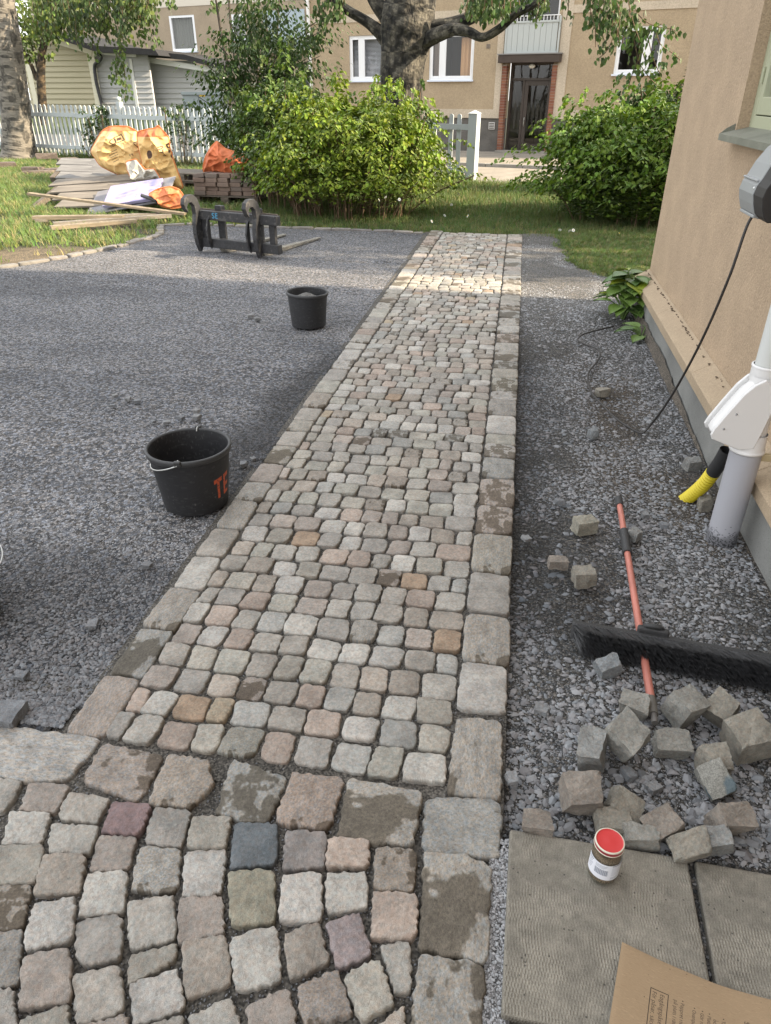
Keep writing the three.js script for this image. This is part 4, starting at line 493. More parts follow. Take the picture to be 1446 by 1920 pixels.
// ---------------------------------------------------------------- house on the right
{
  const h = thing('plastered_house', 'tan plastered house wall on the right with a grey base', 'house', [1.12, 0, -6.32]);
  const wm = mat(rgb(0.50, 0.382, 0.27), 0.92, { map: stuccoC, bumpMap: stuccoB, bumpScale: 0.0035 }), L = 12, H = 6.4;
  // outer wall with a hole for the window, drawn along z
  const wz0 = 1.75, wz1 = 3.15, wy0 = 1.43, wy1 = 2.75;
  const g = extr([[0, 0.27], [L, 0.27], [L, H], [0, H]], 0.3, 0, [[[wz0, wy0], [wz0, wy1], [wz1, wy1], [wz1, wy0]]]); g.rotateY(-Math.PI / 2); g.translate(0.3, 0, 0); mesh('wall', boxUV(g, 0.62), wm, h);
  const e = extr([[0, 0.27], [7.6, 0.27], [7.6, H], [3.8, H + 1.9], [0, H]], 0.3); e.translate(0.302, 0, 0.0); for (const dz of [0, L - 0.3]) mesh('gable_wall', boxUV(e.clone().translate(0, 0, dz), 0.62), wm, h);
  mesh('back_wall', box(0.3, H, L, 8.05, H / 2, L / 2, 0, 0.62), wm, h);
  const rf = (s) => { const q = box(5.0, 0.12, L + 0.1, 0, 0, 0); q.rotateZ(s * 0.464); q.translate(s < 0 ? 6.1 : 1.9, H + 0.98, L / 2 + 0.02); return q; }; mesh('roof', [rf(1), rf(-1)], mat(rgb(0.09, 0.05, 0.04), 0.9), h);
  const pm = mat(rgb(0.27, 0.275, 0.27), 0.93, { map: concC, bumpMap: grit, bumpScale: 0.0015 });
  const pl = new THREE.BoxGeometry(0.34, 0.62, L + 0.06, 1, 8, 120); { const p = pl.attributes.position; for (let i = 0; i < p.count; i++) if (p.getX(i) < 0 && p.getY(i) < 0.1) p.setX(i, p.getX(i) - 0.022 * smooth(-0.02, -0.14, p.getY(i) + 0.10 * (fbm(p.getZ(i) * 2.2 + 9, 1, 4) - 0.5)) + 0.006 * (fbm(p.getZ(i) * 9, p.getY(i) * 9, 5) - 0.5)); } pl.translate(0.095, -0.045, L / 2 + 0.02); pl.computeVertexNormals(); mesh('plinth', boxUV(pl, 0.8), pm, h);
  { const gs = new THREE.PlaneGeometry(1, 1, 260, 6), p = gs.attributes.position; for (let i = 0; i < p.count; i++) { const z = (p.getX(i) + 0.5) * (L - 0.1), v = p.getY(i) + 0.5, top = 0.01 + 0.07 * smooth(4.2, 0.8, z) + 0.10 * (fbm(z * 1.7 + 2, 1, 31) - 0.5) + 0.03 * (fbm(z * 11, 3, 8) - 0.5), yy = lerp(-0.25, top, v); p.setXYZ(i, -0.082 - 0.018 * Math.sqrt(1 - v * v * 0.98) - 0.012 * (fbm(z * 9, yy * 14, 6) - 0.5), yy, z + 0.02); } gs.computeVertexNormals(); mesh('plinth_foot', boxUV(gs, 0.5), mat(rgb(0.27, 0.235, 0.195), 0.96, { map: gritC, bumpMap: grit, bumpScale: 0.004 }), h); }
  mesh('plinth_end', box(7.4, 0.6, 0.3, 4.0, -0.04, 0.17, 0, 0.8), pm, h);
  // sloping tiles on top of the plinth
  const lm = mat(rgb(0.46, 0.365, 0.26), 0.85, { map: stuccoC, bumpMap: grit, bumpScale: 0.001 }); for (let i = 0; i < 9; i++) { const l = 1.2, a = i * l - 0.01; const q = extr([[0.02, 0.235], [-0.105, 0.235], [-0.108, 0.288], [-0.10, 0.296], [-0.006, 0.352], [0.02, 0.352]], l - 0.006, 0.002); q.translate(0, 0, a); const o = mesh('ledge_tile', boxUV(q, 0.5), lm, h); }
  { const cr = rng(8), gs = []; for (let i = 0; i < 90; i++) { const z = 5 * Math.pow(cr(), 1.3) * (0.4 + 0.6 * cr()); gs.push(box(0.004 + 0.01 * cr(), 0.004, 0.006 + 0.02 * cr() ** 2, -0.02 - 0.016 * cr() ** 2, 0.345 + 0.0, z).rotateX(0)); } tag(mesh('mortar_crumbs', gs, mat(rgb(0.12, 0.09, 0.06), 1), h), null, null, null, 'stuff'); }
  // window
  const fm = mat(rgb(0.36, 0.37, 0.25), 0.6, { bumpMap: woodB, bumpScale: 0.0008 }), fx = 0.105;
  const w = new THREE.Group(); w.name = 'window'; h.add(w); const rect = (z0, z1, y0, y1, x, d) => box(d, y1 - y0, z1 - z0, x, (y0 + y1) / 2, (z0 + z1) / 2, 0.004);
  mesh('window_frame', [rect(wz0, wz0 + 0.07, wy0, wy1, fx, 0.09), rect(wz1 - 0.07, wz1, wy0, wy1, fx, 0.09), rect(wz0 + 0.07, wz1 - 0.07, wy0, wy0 + 0.07, fx, 0.09), rect(wz0 + 0.07, wz1 - 0.07, wy1 - 0.07, wy1, fx, 0.09), rect(2.4, 2.5, wy0 + 0.07, wy1 - 0.07, fx, 0.088)], fm, w);
  for (const [a, b] of [[wz0 + 0.075, 2.395], [2.505, wz1 - 0.075]]) { mesh('sash', [rect(a, a + 0.06, wy0 + 0.075, wy1 - 0.075, fx - 0.02, 0.05), rect(b - 0.06, b, wy0 + 0.075, wy1 - 0.075, fx - 0.02, 0.05), rect(a + 0.06, b - 0.06, wy0 + 0.075, wy0 + 0.155, fx - 0.02, 0.05), rect(a + 0.06, b - 0.06, wy1 - 0.14, wy1 - 0.075, fx - 0.02, 0.05)], fm, w);
    mesh('pane', new THREE.PlaneGeometry(b - a - 0.12, wy1 - wy0 - 0.29).rotateY(Math.PI / 2).translate(fx - 0.02, (wy0 + wy1) / 2, (a + b) / 2), phys(rgb(1, 1, 1), 0.02, { transmission: 1, thickness: 0 }), w);
    const cu = new THREE.PlaneGeometry(b - a - 0.05, wy1 - wy0 - 0.1, 40, 1); { const p = cu.attributes.position; for (let i = 0; i < p.count; i++) p.setZ(i, 0.012 * Math.sin(p.getX(i) * 70) + 0.008 * Math.sin(p.getX(i) * 31)); cu.computeVertexNormals(); } cu.rotateY(Math.PI / 2).translate(fx + 0.10, (wy0 + wy1) / 2, (a + b) / 2); mesh('curtain', cu, mat(rgb(0.42, 0.42, 0.47), 0.95), w); }
  for (const yy of [wy1 - 0.4, wy0 + 0.25]) mesh('hinge', cyl(0.008, 0.008, 0.07, 10).translate(fx - 0.05, yy, wz0 + 0.074), fm, w);
  const zn = mat(rgb(0.27, 0.28, 0.235), 0.6, { metalness: 0.2, map: concC }); const sill = extr([[-0.074, 1.383], [-0.074, 1.412], [0.10, 1.455], [0.10, 1.438], [-0.064, 1.40], [-0.064, 1.383]], wz1 - wz0 + 0.06, 0.001); sill.translate(0, 0, wz0 - 0.03); mesh('window_sill', boxUV(sill, 0.6), zn, w);
  const up = extr([[-0.072, 1.413], [-0.045, 1.437], [0.0, 1.462], [0.06, 1.475], [0.06, 1.446]], 0.003); up.translate(0, 0, wz0 - 0.03); mesh('sill_end', up, zn, w);
  // dim room behind
  mesh('room', [box(2.6, 0.05, 3, 1.7, 0.9, 2.5), box(2.6, 0.05, 3, 1.7, 3.1, 2.5), box(0.05, 2.2, 3, 3.0, 2, 2.5), box(2.6, 2.2, 0.05, 1.7, 2, 1.0), box(2.6, 2.2, 0.05, 1.7, 2, 4.0)], mat(rgb(0.45, 0.42, 0.38), 0.9), h);

  // rainwater pipe
  const z = -2.66, xc = 0.945, grey = mat(rgb(0.40, 0.40, 0.43), 0.45, { map: tex(128, 256, (u, v, i, j) => { const n = fbm(u * 6, v * 12, 8, 6, 4), d = smooth(0.30, 0.16, v + 0.18 * (n - 0.5)), dd = smooth(0.14, 0.05, v + 0.1 * (n - 0.5)), sp = h2(i >> 1, j >> 1, 5) < 0.35 * smooth(0.34, 0.2, v) ? 0.3 : 0, k = 0.95 - 0.5 * d * 0.6 - sp; return [lerp(k, 0.42, dd), lerp(k, 0.33, dd), lerp(k, 0.27, dd)]; }) }), white = mat(rgb(0.68, 0.67, 0.66), 0.35);
  const d = thing('rainwater_pipe', 'white rainwater downpipe with a sloping leaf trap over a grey lower pipe', 'downpipe', [xc, 0, z]);
  const lp = cyl(0.058, 0.058, 0.52, 40, true); lp.translate(0, 0.2, 0); mesh('lower_pipe', lp, grey, d);
  mesh('upper_pipe', cyl(0.046, 0.046, 5.4, 36, true).translate(0.0, 3.4, -0.02), mat(rgb(0.56, 0.57, 0.55), 0.42), d);
  mesh('socket', [new THREE.LatheGeometry([[0.049, 0.70], [0.0535, 0.70], [0.0535, 0.745], [0.056, 0.748], [0.056, 0.755], [0.05, 0.756]].map(a => new THREE.Vector2(...a)), 36).translate(0, 0, -0.02), cyl(0.0535, 0.056, 0.30, 36, true).translate(0, 0.57, -0.01), new THREE.LatheGeometry([[0.056, 0.425], [0.0635, 0.425], [0.0645, 0.43], [0.0635, 0.436], [0.0595, 0.442], [0.057, 0.5]].map(a => new THREE.Vector2(...a)), 36)], white, d);
  { // leaf trap: a rounded chute that widens towards its lip
    const P = [[-0.046, 0.70, 0.030], [-0.075, 0.665, 0.05], [-0.11, 0.60, 0.056], [-0.145, 0.53, 0.058], [-0.155, 0.505, 0.058], [-0.152, 0.492, 0.057]], pos = [], idx = [], K = 10;
    P.forEach(([x, y, w]) => { for (let k = 0; k <= K; k++) { const a = (k / K - 0.5) * 2; pos.push(x + 0.035 * Math.pow(Math.abs(a), 4) * 1.6, y + 0.004 * (1 - a * a), a * w); } });
    for (const [x, y, w] of [[-0.05, 0.452, 0.05], [0.0, 0.455, 0.05]]) for (let k = 0; k <= K; k++) { const a = (k / K - 0.5) * 2; pos.push(x, y, a * w); }
    const rows = P.length + 2; for (let r = 0; r < rows - 1; r++) for (let k = 0; k < K; k++) { const a = r * (K + 1) + k, b = a + K + 1; idx.push(a, b, a + 1, b, b + 1, a + 1); }
    const g2 = new THREE.BufferGeometry(); g2.setAttribute('position', new THREE.Float32BufferAttribute(pos, 3)); g2.setIndex(idx); g2.computeVertexNormals(); g2.setAttribute('uv', new THREE.BufferAttribute(new Float32Array(pos.length / 3 * 2), 2));
    const side = [[-0.02, 0.72], [-0.05, 0.70], [-0.078, 0.665], [-0.113, 0.60], [-0.148, 0.53], [-0.157, 0.503], [-0.15, 0.488], [-0.05, 0.452], [0.0, 0.46], [0.012, 0.52], [0.025, 0.6], [0.03, 0.68]];
    const s1 = extr(side, 0.006, 0.003); s1.translate(0, 0, 0.052); const s2 = extr(side, 0.006, 0.003); s2.translate(0, 0, -0.058); mesh('leaf_trap', [g2, boxUV(s1), boxUV(s2)], white, d);
    for (const [x, y] of [[-0.12, 0.53], [-0.09, 0.59]]) mesh('screw', new THREE.SphereGeometry(0.004, 8, 6).translate(x, y, 0.062), mat(rgb(0.3, 0.3, 0.3), 0.4, { metalness: 0.7 }), d);
  }
  const br = new RoundedBoxGeometry(0.12, 0.03, 0.02, 1, 0.004); br.translate(0.1, 0.40, 0); mesh('bracket', br, mat(rgb(0.42, 0.34, 0.2), 0.6), d);
  // yellow drain hose
  const y = thing('drain_hose', 'yellow corrugated drain hose with a black end sticking out of the gravel', 'hose', [0, 0, 0]);
  const yp = [V(0.86, -0.05, -3.06), V(0.885, 0.03, -3.0), V(0.91, 0.13, -2.935), V(0.925, 0.21, -2.90)], yc = new THREE.CatmullRomCurve3(yp), N = 160, tg = new THREE.TubeGeometry(yc, N, 0.0285, 20, false), q = tg.attributes.position;
  for (let i = 0; i <= N; i++) { const c = yc.getPointAt(i / N), k = 1 + 0.10 * Math.sin(i / N * 6.283 * 20); for (let j = 0; j <= 20; j++) { const o = i * 21 + j; q.setXYZ(o, c.x + (q.getX(o) - c.x) * k, c.y + (q.getY(o) - c.y) * k, c.z + (q.getZ(o) - c.z) * k); } } tg.computeVertexNormals(); mesh('corrugated_hose', tg, mat(rgb(0.60, 0.48, 0.02), 0.5), y); y.position.set(0, 0, 0);
  mesh('end_sleeve', [tube([V(0.922, 0.195, -2.905), V(0.935, 0.26, -2.885), V(0.945, 0.325, -2.87)], 0.0295, 10, 24), tube([V(0.945, 0.325, -2.87), V(0.935, 0.26, -2.885)], 0.025, 6, 24)], mat(rgb(0.02, 0.02, 0.021), 0.5), y);
  // wall reel with the cable that hangs from it
  const rz = -3.19, rl = thing('wall_reel', 'grey and black wall mounted reel box under the window', 'reel', [0.9, 1.18, rz]);
  const prof = [[0.20, 0.0], [0.03, 0.0], [0.012, 0.018], [0.0, 0.05], [-0.008, 0.085], [-0.002, 0.115], [0.012, 0.14], [0.03, 0.185], [0.062, 0.235], [0.095, 0.262], [0.20, 0.262]];
  const body = extr(prof.map(([x, yy]) => [x, yy]), 0.34, 0.004); body.translate(0, 0, -0.12); const gr = mat(rgb(0.27, 0.28, 0.28), 0.45), bk = mat(rgb(0.022, 0.02, 0.019), 0.6);
  const shellP = prof.map(([x, yy]) => [x, yy]).concat(prof.slice().reverse().map(([x, yy]) => [x + 0.008, yy < 0.01 ? yy + 0.008 : yy > 0.25 ? yy - 0.008 : yy])); mesh('side_cheek', [boxUV(extr(prof.map(([x, yy]) => [x + 0.002, yy * 0.985 + 0.002]), 0.12, 0.002).translate(0, 0, 0.02))], bk, rl);
  mesh('shell', [boxUV(extr(prof, 0.2, 0.003).translate(0, 0, -0.185))], gr, rl);
  const lipM = mat(rgb(0.33, 0.34, 0.345), 0.4); mesh('shell_lip', new RoundedBoxGeometry(0.02, 0.008, 0.2, 1, 0.003).translate(0.004, 0.132, -0.085), lipM, rl); mesh('top_cap', new RoundedBoxGeometry(0.05, 0.022, 0.21, 2, 0.006).translate(0.10, 0.27, -0.085), lipM, rl); mesh('bottom_lip', new RoundedBoxGeometry(0.03, 0.012, 0.2, 1, 0.004).translate(0.025, 0.005, -0.085), lipM, rl);
  mesh('latch', new THREE.SphereGeometry(0.006, 10, 8).translate(-0.004, 0.105, 0.0), mat(rgb(0.7, 0.7, 0.68), 0.25, { metalness: 0.6 }), rl);
  mesh('wall_bracket', box(0.05, 0.2, 0.2, 0.21, 0.13, 0.0), bk, rl);
  const cp = [V(0.935, 1.2, -3.22), V(0.915, 1.17, -3.215), V(0.885, 0.96, -3.2), V(0.865, 0.65, -3.32), V(0.84, 0.24, -3.6), V(0.8, 0.05, -3.72)].concat([[1205, 812], [1178, 800], [1150, 780], [1128, 757], [1112, 740], [1103, 715], [1104, 698], [1118, 680], [1125, 667], [1121, 655], [1096, 645], [1084, 638], [1092, 628], [1125, 618], [1150, 612]].map(([a, b]) => G(a, b, 0.02)));
  const cb = mesh('power_cable', tube(cp, 0.006, 240, 8), mat(rgb(0.03, 0.027, 0.025), 0.55)); tag(cb, 'black cable hanging from the wall reel and looping over the gravel', 'cable');
}
// ---------------------------------------------------------------- apartment building beyond the street
const FPt = (x, y, n) => { const d = ray(x, y), P0 = F(0, 0, n), t = (P0.clone().sub(EYE).dot(FN)) / d.dot(FN), P = EYE.clone().addScaledVector(d, t).sub(FO); return [P.dot(FD), P.y]; };
{
  const b = thing('apartment_building', 'beige rendered apartment building with a brick framed entrance across the street', 'apartment building', FO, -FA);
  const wm = mat(rgb(0.45, 0.36, 0.25), 0.93, { map: stuccoC, bumpMap: stuccoB, bumpScale: 0.004 }), pale = mat(rgb(0.60, 0.52, 0.42), 0.9, { map: stuccoC }), white = mat(rgb(0.74, 0.74, 0.74), 0.5), tin = mat(rgb(0.62, 0.66, 0.74), 0.45), dark = mat(rgb(0.03, 0.022, 0.018), 0.45), stoneM = mat(rgb(0.165, 0.155, 0.145), 0.95, { map: concC, bumpMap: stuccoB, bumpScale: 0.01 });
  const wins = [[-5.07, -3.6, 1.95, 3.2], [-2.22, -0.74, 1.95, 3.2], [3.5, 4.77, 2.06, 3.2]];
  const D0 = 0.38, D1 = 1.74, DH = 2.4, holes = wins.map(([a, c, y0, y1]) => [[a, y0], [a, y1], [c, y1], [c, y0]]); holes.push([[0.40, 3.40], [0.40, 5.4], [1.78, 5.4], [1.78, 3.40]]);
  const w = extr([[-6.56, 0.93], [D0 - 0.02, 0.93], [D0 - 0.02, DH], [D1 + 0.02, DH], [D1 + 0.02, 0.93], [11, 0.93], [11, 9], [-6.56, 9]], 0.3, 0, holes); w.translate(0, 0, -0.3); mesh('wall', boxUV(w, 2.2), wm, b);
  for (const [a, c] of [[-6.56, D0 - 0.02], [D1 + 0.02, 11]]) { mesh('plinth', box(c - a, 1.03, 0.26, (a + c) / 2, 0.415, -0.155, 0, 1.2), stoneM, b); }
  mesh('side_wall', box(0.3, 9, 9.5, -6.41, 4.5, -5.1, 0, 2.2), wm, b);
  mesh('lower_band', box(6.54, 0.24, 0.04, -3.27, 1.05, 0.004, 0, 2), pale, b); mesh('lower_band', box(8.8, 0.24, 0.04, 6.57, 1.05, 0.004, 0, 2), pale, b);
  mesh('upper_band', box(6.54, 0.19, 0.04, -3.27, 3.65, 0.004, 0, 2), pale, b); mesh('upper_band', box(8.8, 0.19, 0.04, 6.57, 3.65, 0.004, 0, 2), pale, b);
  mesh('pilaster', box(0.2, 8.07, 0.05, 0.1, 4.965, 0.002, 0, 2), pale, b); mesh('pilaster', box(0.29, 8.07, 0.05, 2.03, 4.965, 0.002, 0, 2), pale, b);
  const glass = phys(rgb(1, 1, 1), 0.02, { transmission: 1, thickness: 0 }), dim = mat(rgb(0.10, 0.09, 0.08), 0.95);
  wins.forEach(([a, c, y0, y1], i) => {
    const g = new THREE.Group(); g.name = i ? `window_00${i}` : 'window'; b.add(g); const fz = -0.09, r = (x0, x1, ya, yb, d, z) => box(x1 - x0, yb - ya, d, (x0 + x1) / 2, (ya + yb) / 2, z, 0.006), m = i === 2 ? c - 0.44 : a + 0.44;
    mesh('window_frame', [r(a, a + 0.06, y0, y1, 0.1, fz), r(c - 0.06, c, y0, y1, 0.1, fz), r(a + 0.06, c - 0.06, y1 - 0.06, y1, 0.1, fz), r(a + 0.06, c - 0.06, y0, y0 + 0.06, 0.1, fz), r(m - 0.06, m + 0.06, y0 + 0.06, y1 - 0.06, 0.098, fz)], white, g);
    for (const [p, q] of [[a + 0.06, m - 0.06], [m + 0.06, c - 0.06]]) { mesh('sash', [r(p, p + 0.05, y0 + 0.06, y1 - 0.06, 0.05, fz + 0.03), r(q - 0.05, q, y0 + 0.06, y1 - 0.06, 0.05, fz + 0.03), r(p + 0.05, q - 0.05, y0 + 0.06, y0 + 0.12, 0.05, fz + 0.03), r(p + 0.05, q - 0.05, y1 - 0.11, y1 - 0.06, 0.05, fz + 0.03)], white, g); mesh('pane', new THREE.PlaneGeometry(q - p - 0.1, y1 - y0 - 0.23).translate((p + q) / 2, (y0 + y1) / 2, fz + 0.03), glass, g); }
    const s = extr([[0.075, y0 - 0.06], [0.075, y0 - 0.02], [-0.06, y0 + 0.03], [-0.06, y0 - 0.03]], c - a + 0.06, 0.001); s.rotateY(-Math.PI / 2); s.scale(1, 1, 1); s.applyMatrix4(new THREE.Matrix4().makeScale(-1, 1, 1)); const bb = new THREE.Box3().setFromBufferAttribute(s.attributes.position); s.translate(a - 0.03 - bb.min.x, 0, 0.0); mesh('window_sill', box(c - a + 0.06, 0.045, 0.12, (a + c) / 2, y0 - 0.012, 0.012, 0.004), tin, g);
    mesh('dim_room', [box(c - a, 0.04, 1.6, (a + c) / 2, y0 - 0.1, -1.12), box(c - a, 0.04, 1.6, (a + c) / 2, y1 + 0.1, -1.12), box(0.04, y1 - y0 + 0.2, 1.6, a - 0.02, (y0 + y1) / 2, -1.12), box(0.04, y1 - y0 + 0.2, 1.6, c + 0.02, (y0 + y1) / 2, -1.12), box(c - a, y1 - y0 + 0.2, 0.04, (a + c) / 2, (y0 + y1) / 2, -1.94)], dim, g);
    if (i === 0) { const gs = []; for (let y = y0 + 0.1; y < y1 - 0.1; y += 0.035) gs.push(box(c - a - 0.16, 0.022, 0.012, (a + c) / 2, y, -0.2).translate(0, 0, 0)); tag(mesh('blind', gs, mat(rgb(0.30, 0.31, 0.33), 0.7), g), null, null, null, 'stuff'); }
    if (i === 1) { for (const [x0, x1, col] of [[c - 0.5, c - 0.1, [0.42, 0.25, 0.12]], [a + 0.08, a + 0.3, [0.22, 0.18, 0.15]]]) { const cu = new THREE.PlaneGeometry(x1 - x0, 1.1, 30, 1), p = cu.attributes.position; for (let k = 0; k < p.count; k++) p.setZ(k, 0.02 * Math.sin(p.getX(k) * 50)); cu.computeVertexNormals(); mesh('curtain', cu.translate((x0 + x1) / 2, (y0 + y1) / 2 - 0.05, -0.24), mat(rgb(...col), 0.95), g); } }
  });
  // entrance
  const brickM = [[0.30, 0.12, 0.075], [0.26, 0.10, 0.065], [0.34, 0.15, 0.09]].map(c => mat(rgb(...c), 0.9, { map: concC, bumpMap: grit, bumpScale: 0.002 })), mortar = mat(rgb(0.30, 0.25, 0.21), 0.95), q = rng(4);
  for (const x of [0.29, 1.82]) { const pr = new THREE.Group(); pr.name = x < 1 ? 'brick_pier' : 'brick_pier_001'; b.add(pr); mesh('mortar', box(0.13, 2.34, 0.2, x, 1.17, -0.04), mortar, pr); for (let k = 0; k < 31; k++) mesh('brick', box(0.142 + 0.003 * q(), 0.063, 0.212, x, 0.04 + k * 0.0745, -0.034, 0.004), brickM[Math.floor(q() * 3)], pr); }
  mesh('canopy', box(1.86, 0.2, 0.42, 1.06, 2.48, 0.07, 0.01), mat(rgb(0.075, 0.055, 0.045), 0.8, { map: concC }), b); mesh('canopy_flashing', box(1.9, 0.03, 0.46, 1.06, 2.598, 0.07, 0.004), mat(rgb(0.20, 0.19, 0.18), 0.6), b);
  const dz = -0.34, d = (x0, x1, y0, y1, t = 0.07, z = dz) => box(x1 - x0, y1 - y0, t, (x0 + x1) / 2, (y0 + y1) / 2, z, 0.005), brown = mat(rgb(0.045, 0.032, 0.024), 0.5);
  const en = new THREE.Group(); en.name = 'entrance'; b.add(en);
  mesh('door_frame', [d(0.37, 0.44, 0, 2.4), d(1.68, 1.75, 0, 2.4), d(0.44, 1.68, 2.33, 2.4), d(0.44, 1.68, 1.93, 2.0), d(0.78, 0.85, 0, 1.93)], brown, en);
  mesh('door_leaf', [d(0.855, 0.97, 0.02, 1.92, 0.05), d(1.58, 1.675, 0.02, 1.92, 0.05), d(0.97, 1.58, 1.80, 1.92, 0.05), d(0.97, 1.58, 0.02, 0.22, 0.05)], brown, en);
  mesh('door_pane', new THREE.PlaneGeometry(0.61, 1.58).translate(1.275, 1.01, dz), glass, en); mesh('side_pane', new THREE.PlaneGeometry(0.34, 1.9).translate(0.61, 0.97, dz), glass, en); mesh('transom_pane', new THREE.PlaneGeometry(1.24, 0.33).translate(1.06, 2.165, dz), glass, en);
  mesh('door_handle', tube([V(0.93, 0.95, dz + 0.03), V(0.93, 0.95, dz + 0.08), V(0.93, 0.72, dz + 0.08), V(0.93, 0.72, dz + 0.03)], 0.01, 20, 8), mat(rgb(0.5, 0.5, 0.48), 0.3, { metalness: 0.8 }), en);
  const globe = new THREE.SphereGeometry(0.1, 20, 12); globe.scale(1, 0.6, 0.7); globe.translate(1.06, 2.30, -0.18); mesh('ceiling_lamp', globe, mat(rgb(0.8, 0.78, 0.7), 0.4), en);
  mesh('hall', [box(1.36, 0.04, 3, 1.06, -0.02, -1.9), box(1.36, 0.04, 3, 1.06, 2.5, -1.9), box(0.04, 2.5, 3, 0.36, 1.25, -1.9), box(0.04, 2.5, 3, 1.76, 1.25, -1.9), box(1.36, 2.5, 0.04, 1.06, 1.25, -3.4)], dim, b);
  mesh('door_step', box(1.6, 0.06, 0.5, 1.06, 0.025, 0.12, 0.006), mat(rgb(0.33, 0.31, 0.28), 0.9, { map: concC }), b);
  // balcony over the entrance
  const steel = mat(rgb(0.40, 0.42, 0.405), 0.6), bal = new THREE.Group(); bal.name = 'balcony'; b.add(bal);
  for (let i = 0; i < 9; i++) mesh('front_panel', box(0.163, 0.74, 0.02, 0.37 + i * 0.168, 3.0, 0.07 + (i % 2) * 0.004, 0.004), steel, bal);
  mesh('panel_frame', [box(1.56, 0.05, 0.05, 1.06, 2.64, 0.08), box(1.56, 0.05, 0.05, 1.06, 3.385, 0.08), box(0.05, 0.9, 0.05, 0.27, 3.05, 0.08), box(0.05, 0.9, 0.05, 1.85, 3.05, 0.08)], steel, bal);
  for (let i = 0; i < 15; i++) mesh('baluster', box(0.018, 0.11, 0.018, 0.38 + i * 0.098, 3.46, 0.08), white, bal); mesh('hand_rail', box(1.56, 0.02, 0.04, 1.06, 3.525, 0.08), white, bal);
  mesh('door_frame', [box(0.06, 1.98, 0.1, 0.43, 4.4, -0.12), box(0.06, 1.98, 0.1, 1.75, 4.4, -0.12), box(0.13, 1.98, 0.1, 1.08, 4.4, -0.12)], white, bal); mesh('door_pane', new THREE.PlaneGeometry(1.3, 1.9).translate(1.09, 4.4, -0.1), glass, bal);
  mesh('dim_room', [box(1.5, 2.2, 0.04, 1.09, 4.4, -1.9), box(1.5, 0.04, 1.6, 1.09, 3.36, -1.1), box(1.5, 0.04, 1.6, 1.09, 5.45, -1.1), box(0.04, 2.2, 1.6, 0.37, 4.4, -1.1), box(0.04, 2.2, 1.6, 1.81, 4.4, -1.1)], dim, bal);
  const vent = (x, y, w, h, c) => { const v = new THREE.Group(); v.name = y > 1 ? 'wall_vent' : 'wall_vent_001'; b.add(v); mesh('vent_frame', box(w, h, 0.03, x, y, 0.0, 0.004), mat(rgb(...c), 0.8), v); for (let i = 0; i < 4; i++) mesh('vent_slot', box(w * 0.8, h * 0.1, 0.012, x, y - h * 0.33 + i * h * 0.22, 0.013), dark, v); };
  vent(-0.29, 2.82, 0.13, 0.12, [0.30, 0.24, 0.18]); vent(-0.02, 0.72, 0.2, 0.2, [0.5, 0.48, 0.45]);
  mesh('rain_pipe', cyl(0.055, 0.055, 8.4, 16).translate(-6.5, 4.6, 0.1), mat(rgb(0.72, 0.70, 0.68), 0.5), b);
  mesh('cable_conduit', [box(0.025, 2.3, 0.025, 5.66, 1.7, 0.02), box(0.1, 0.12, 0.06, 5.66, 2.85, 0.03, 0.01)], mat(rgb(0.42, 0.37, 0.31), 0.8), b);
  mesh('roof', box(18.4, 0.2, 12, 2.2, 9.1, -5), mat(rgb(0.1, 0.08, 0.07), 0.9), b);
}
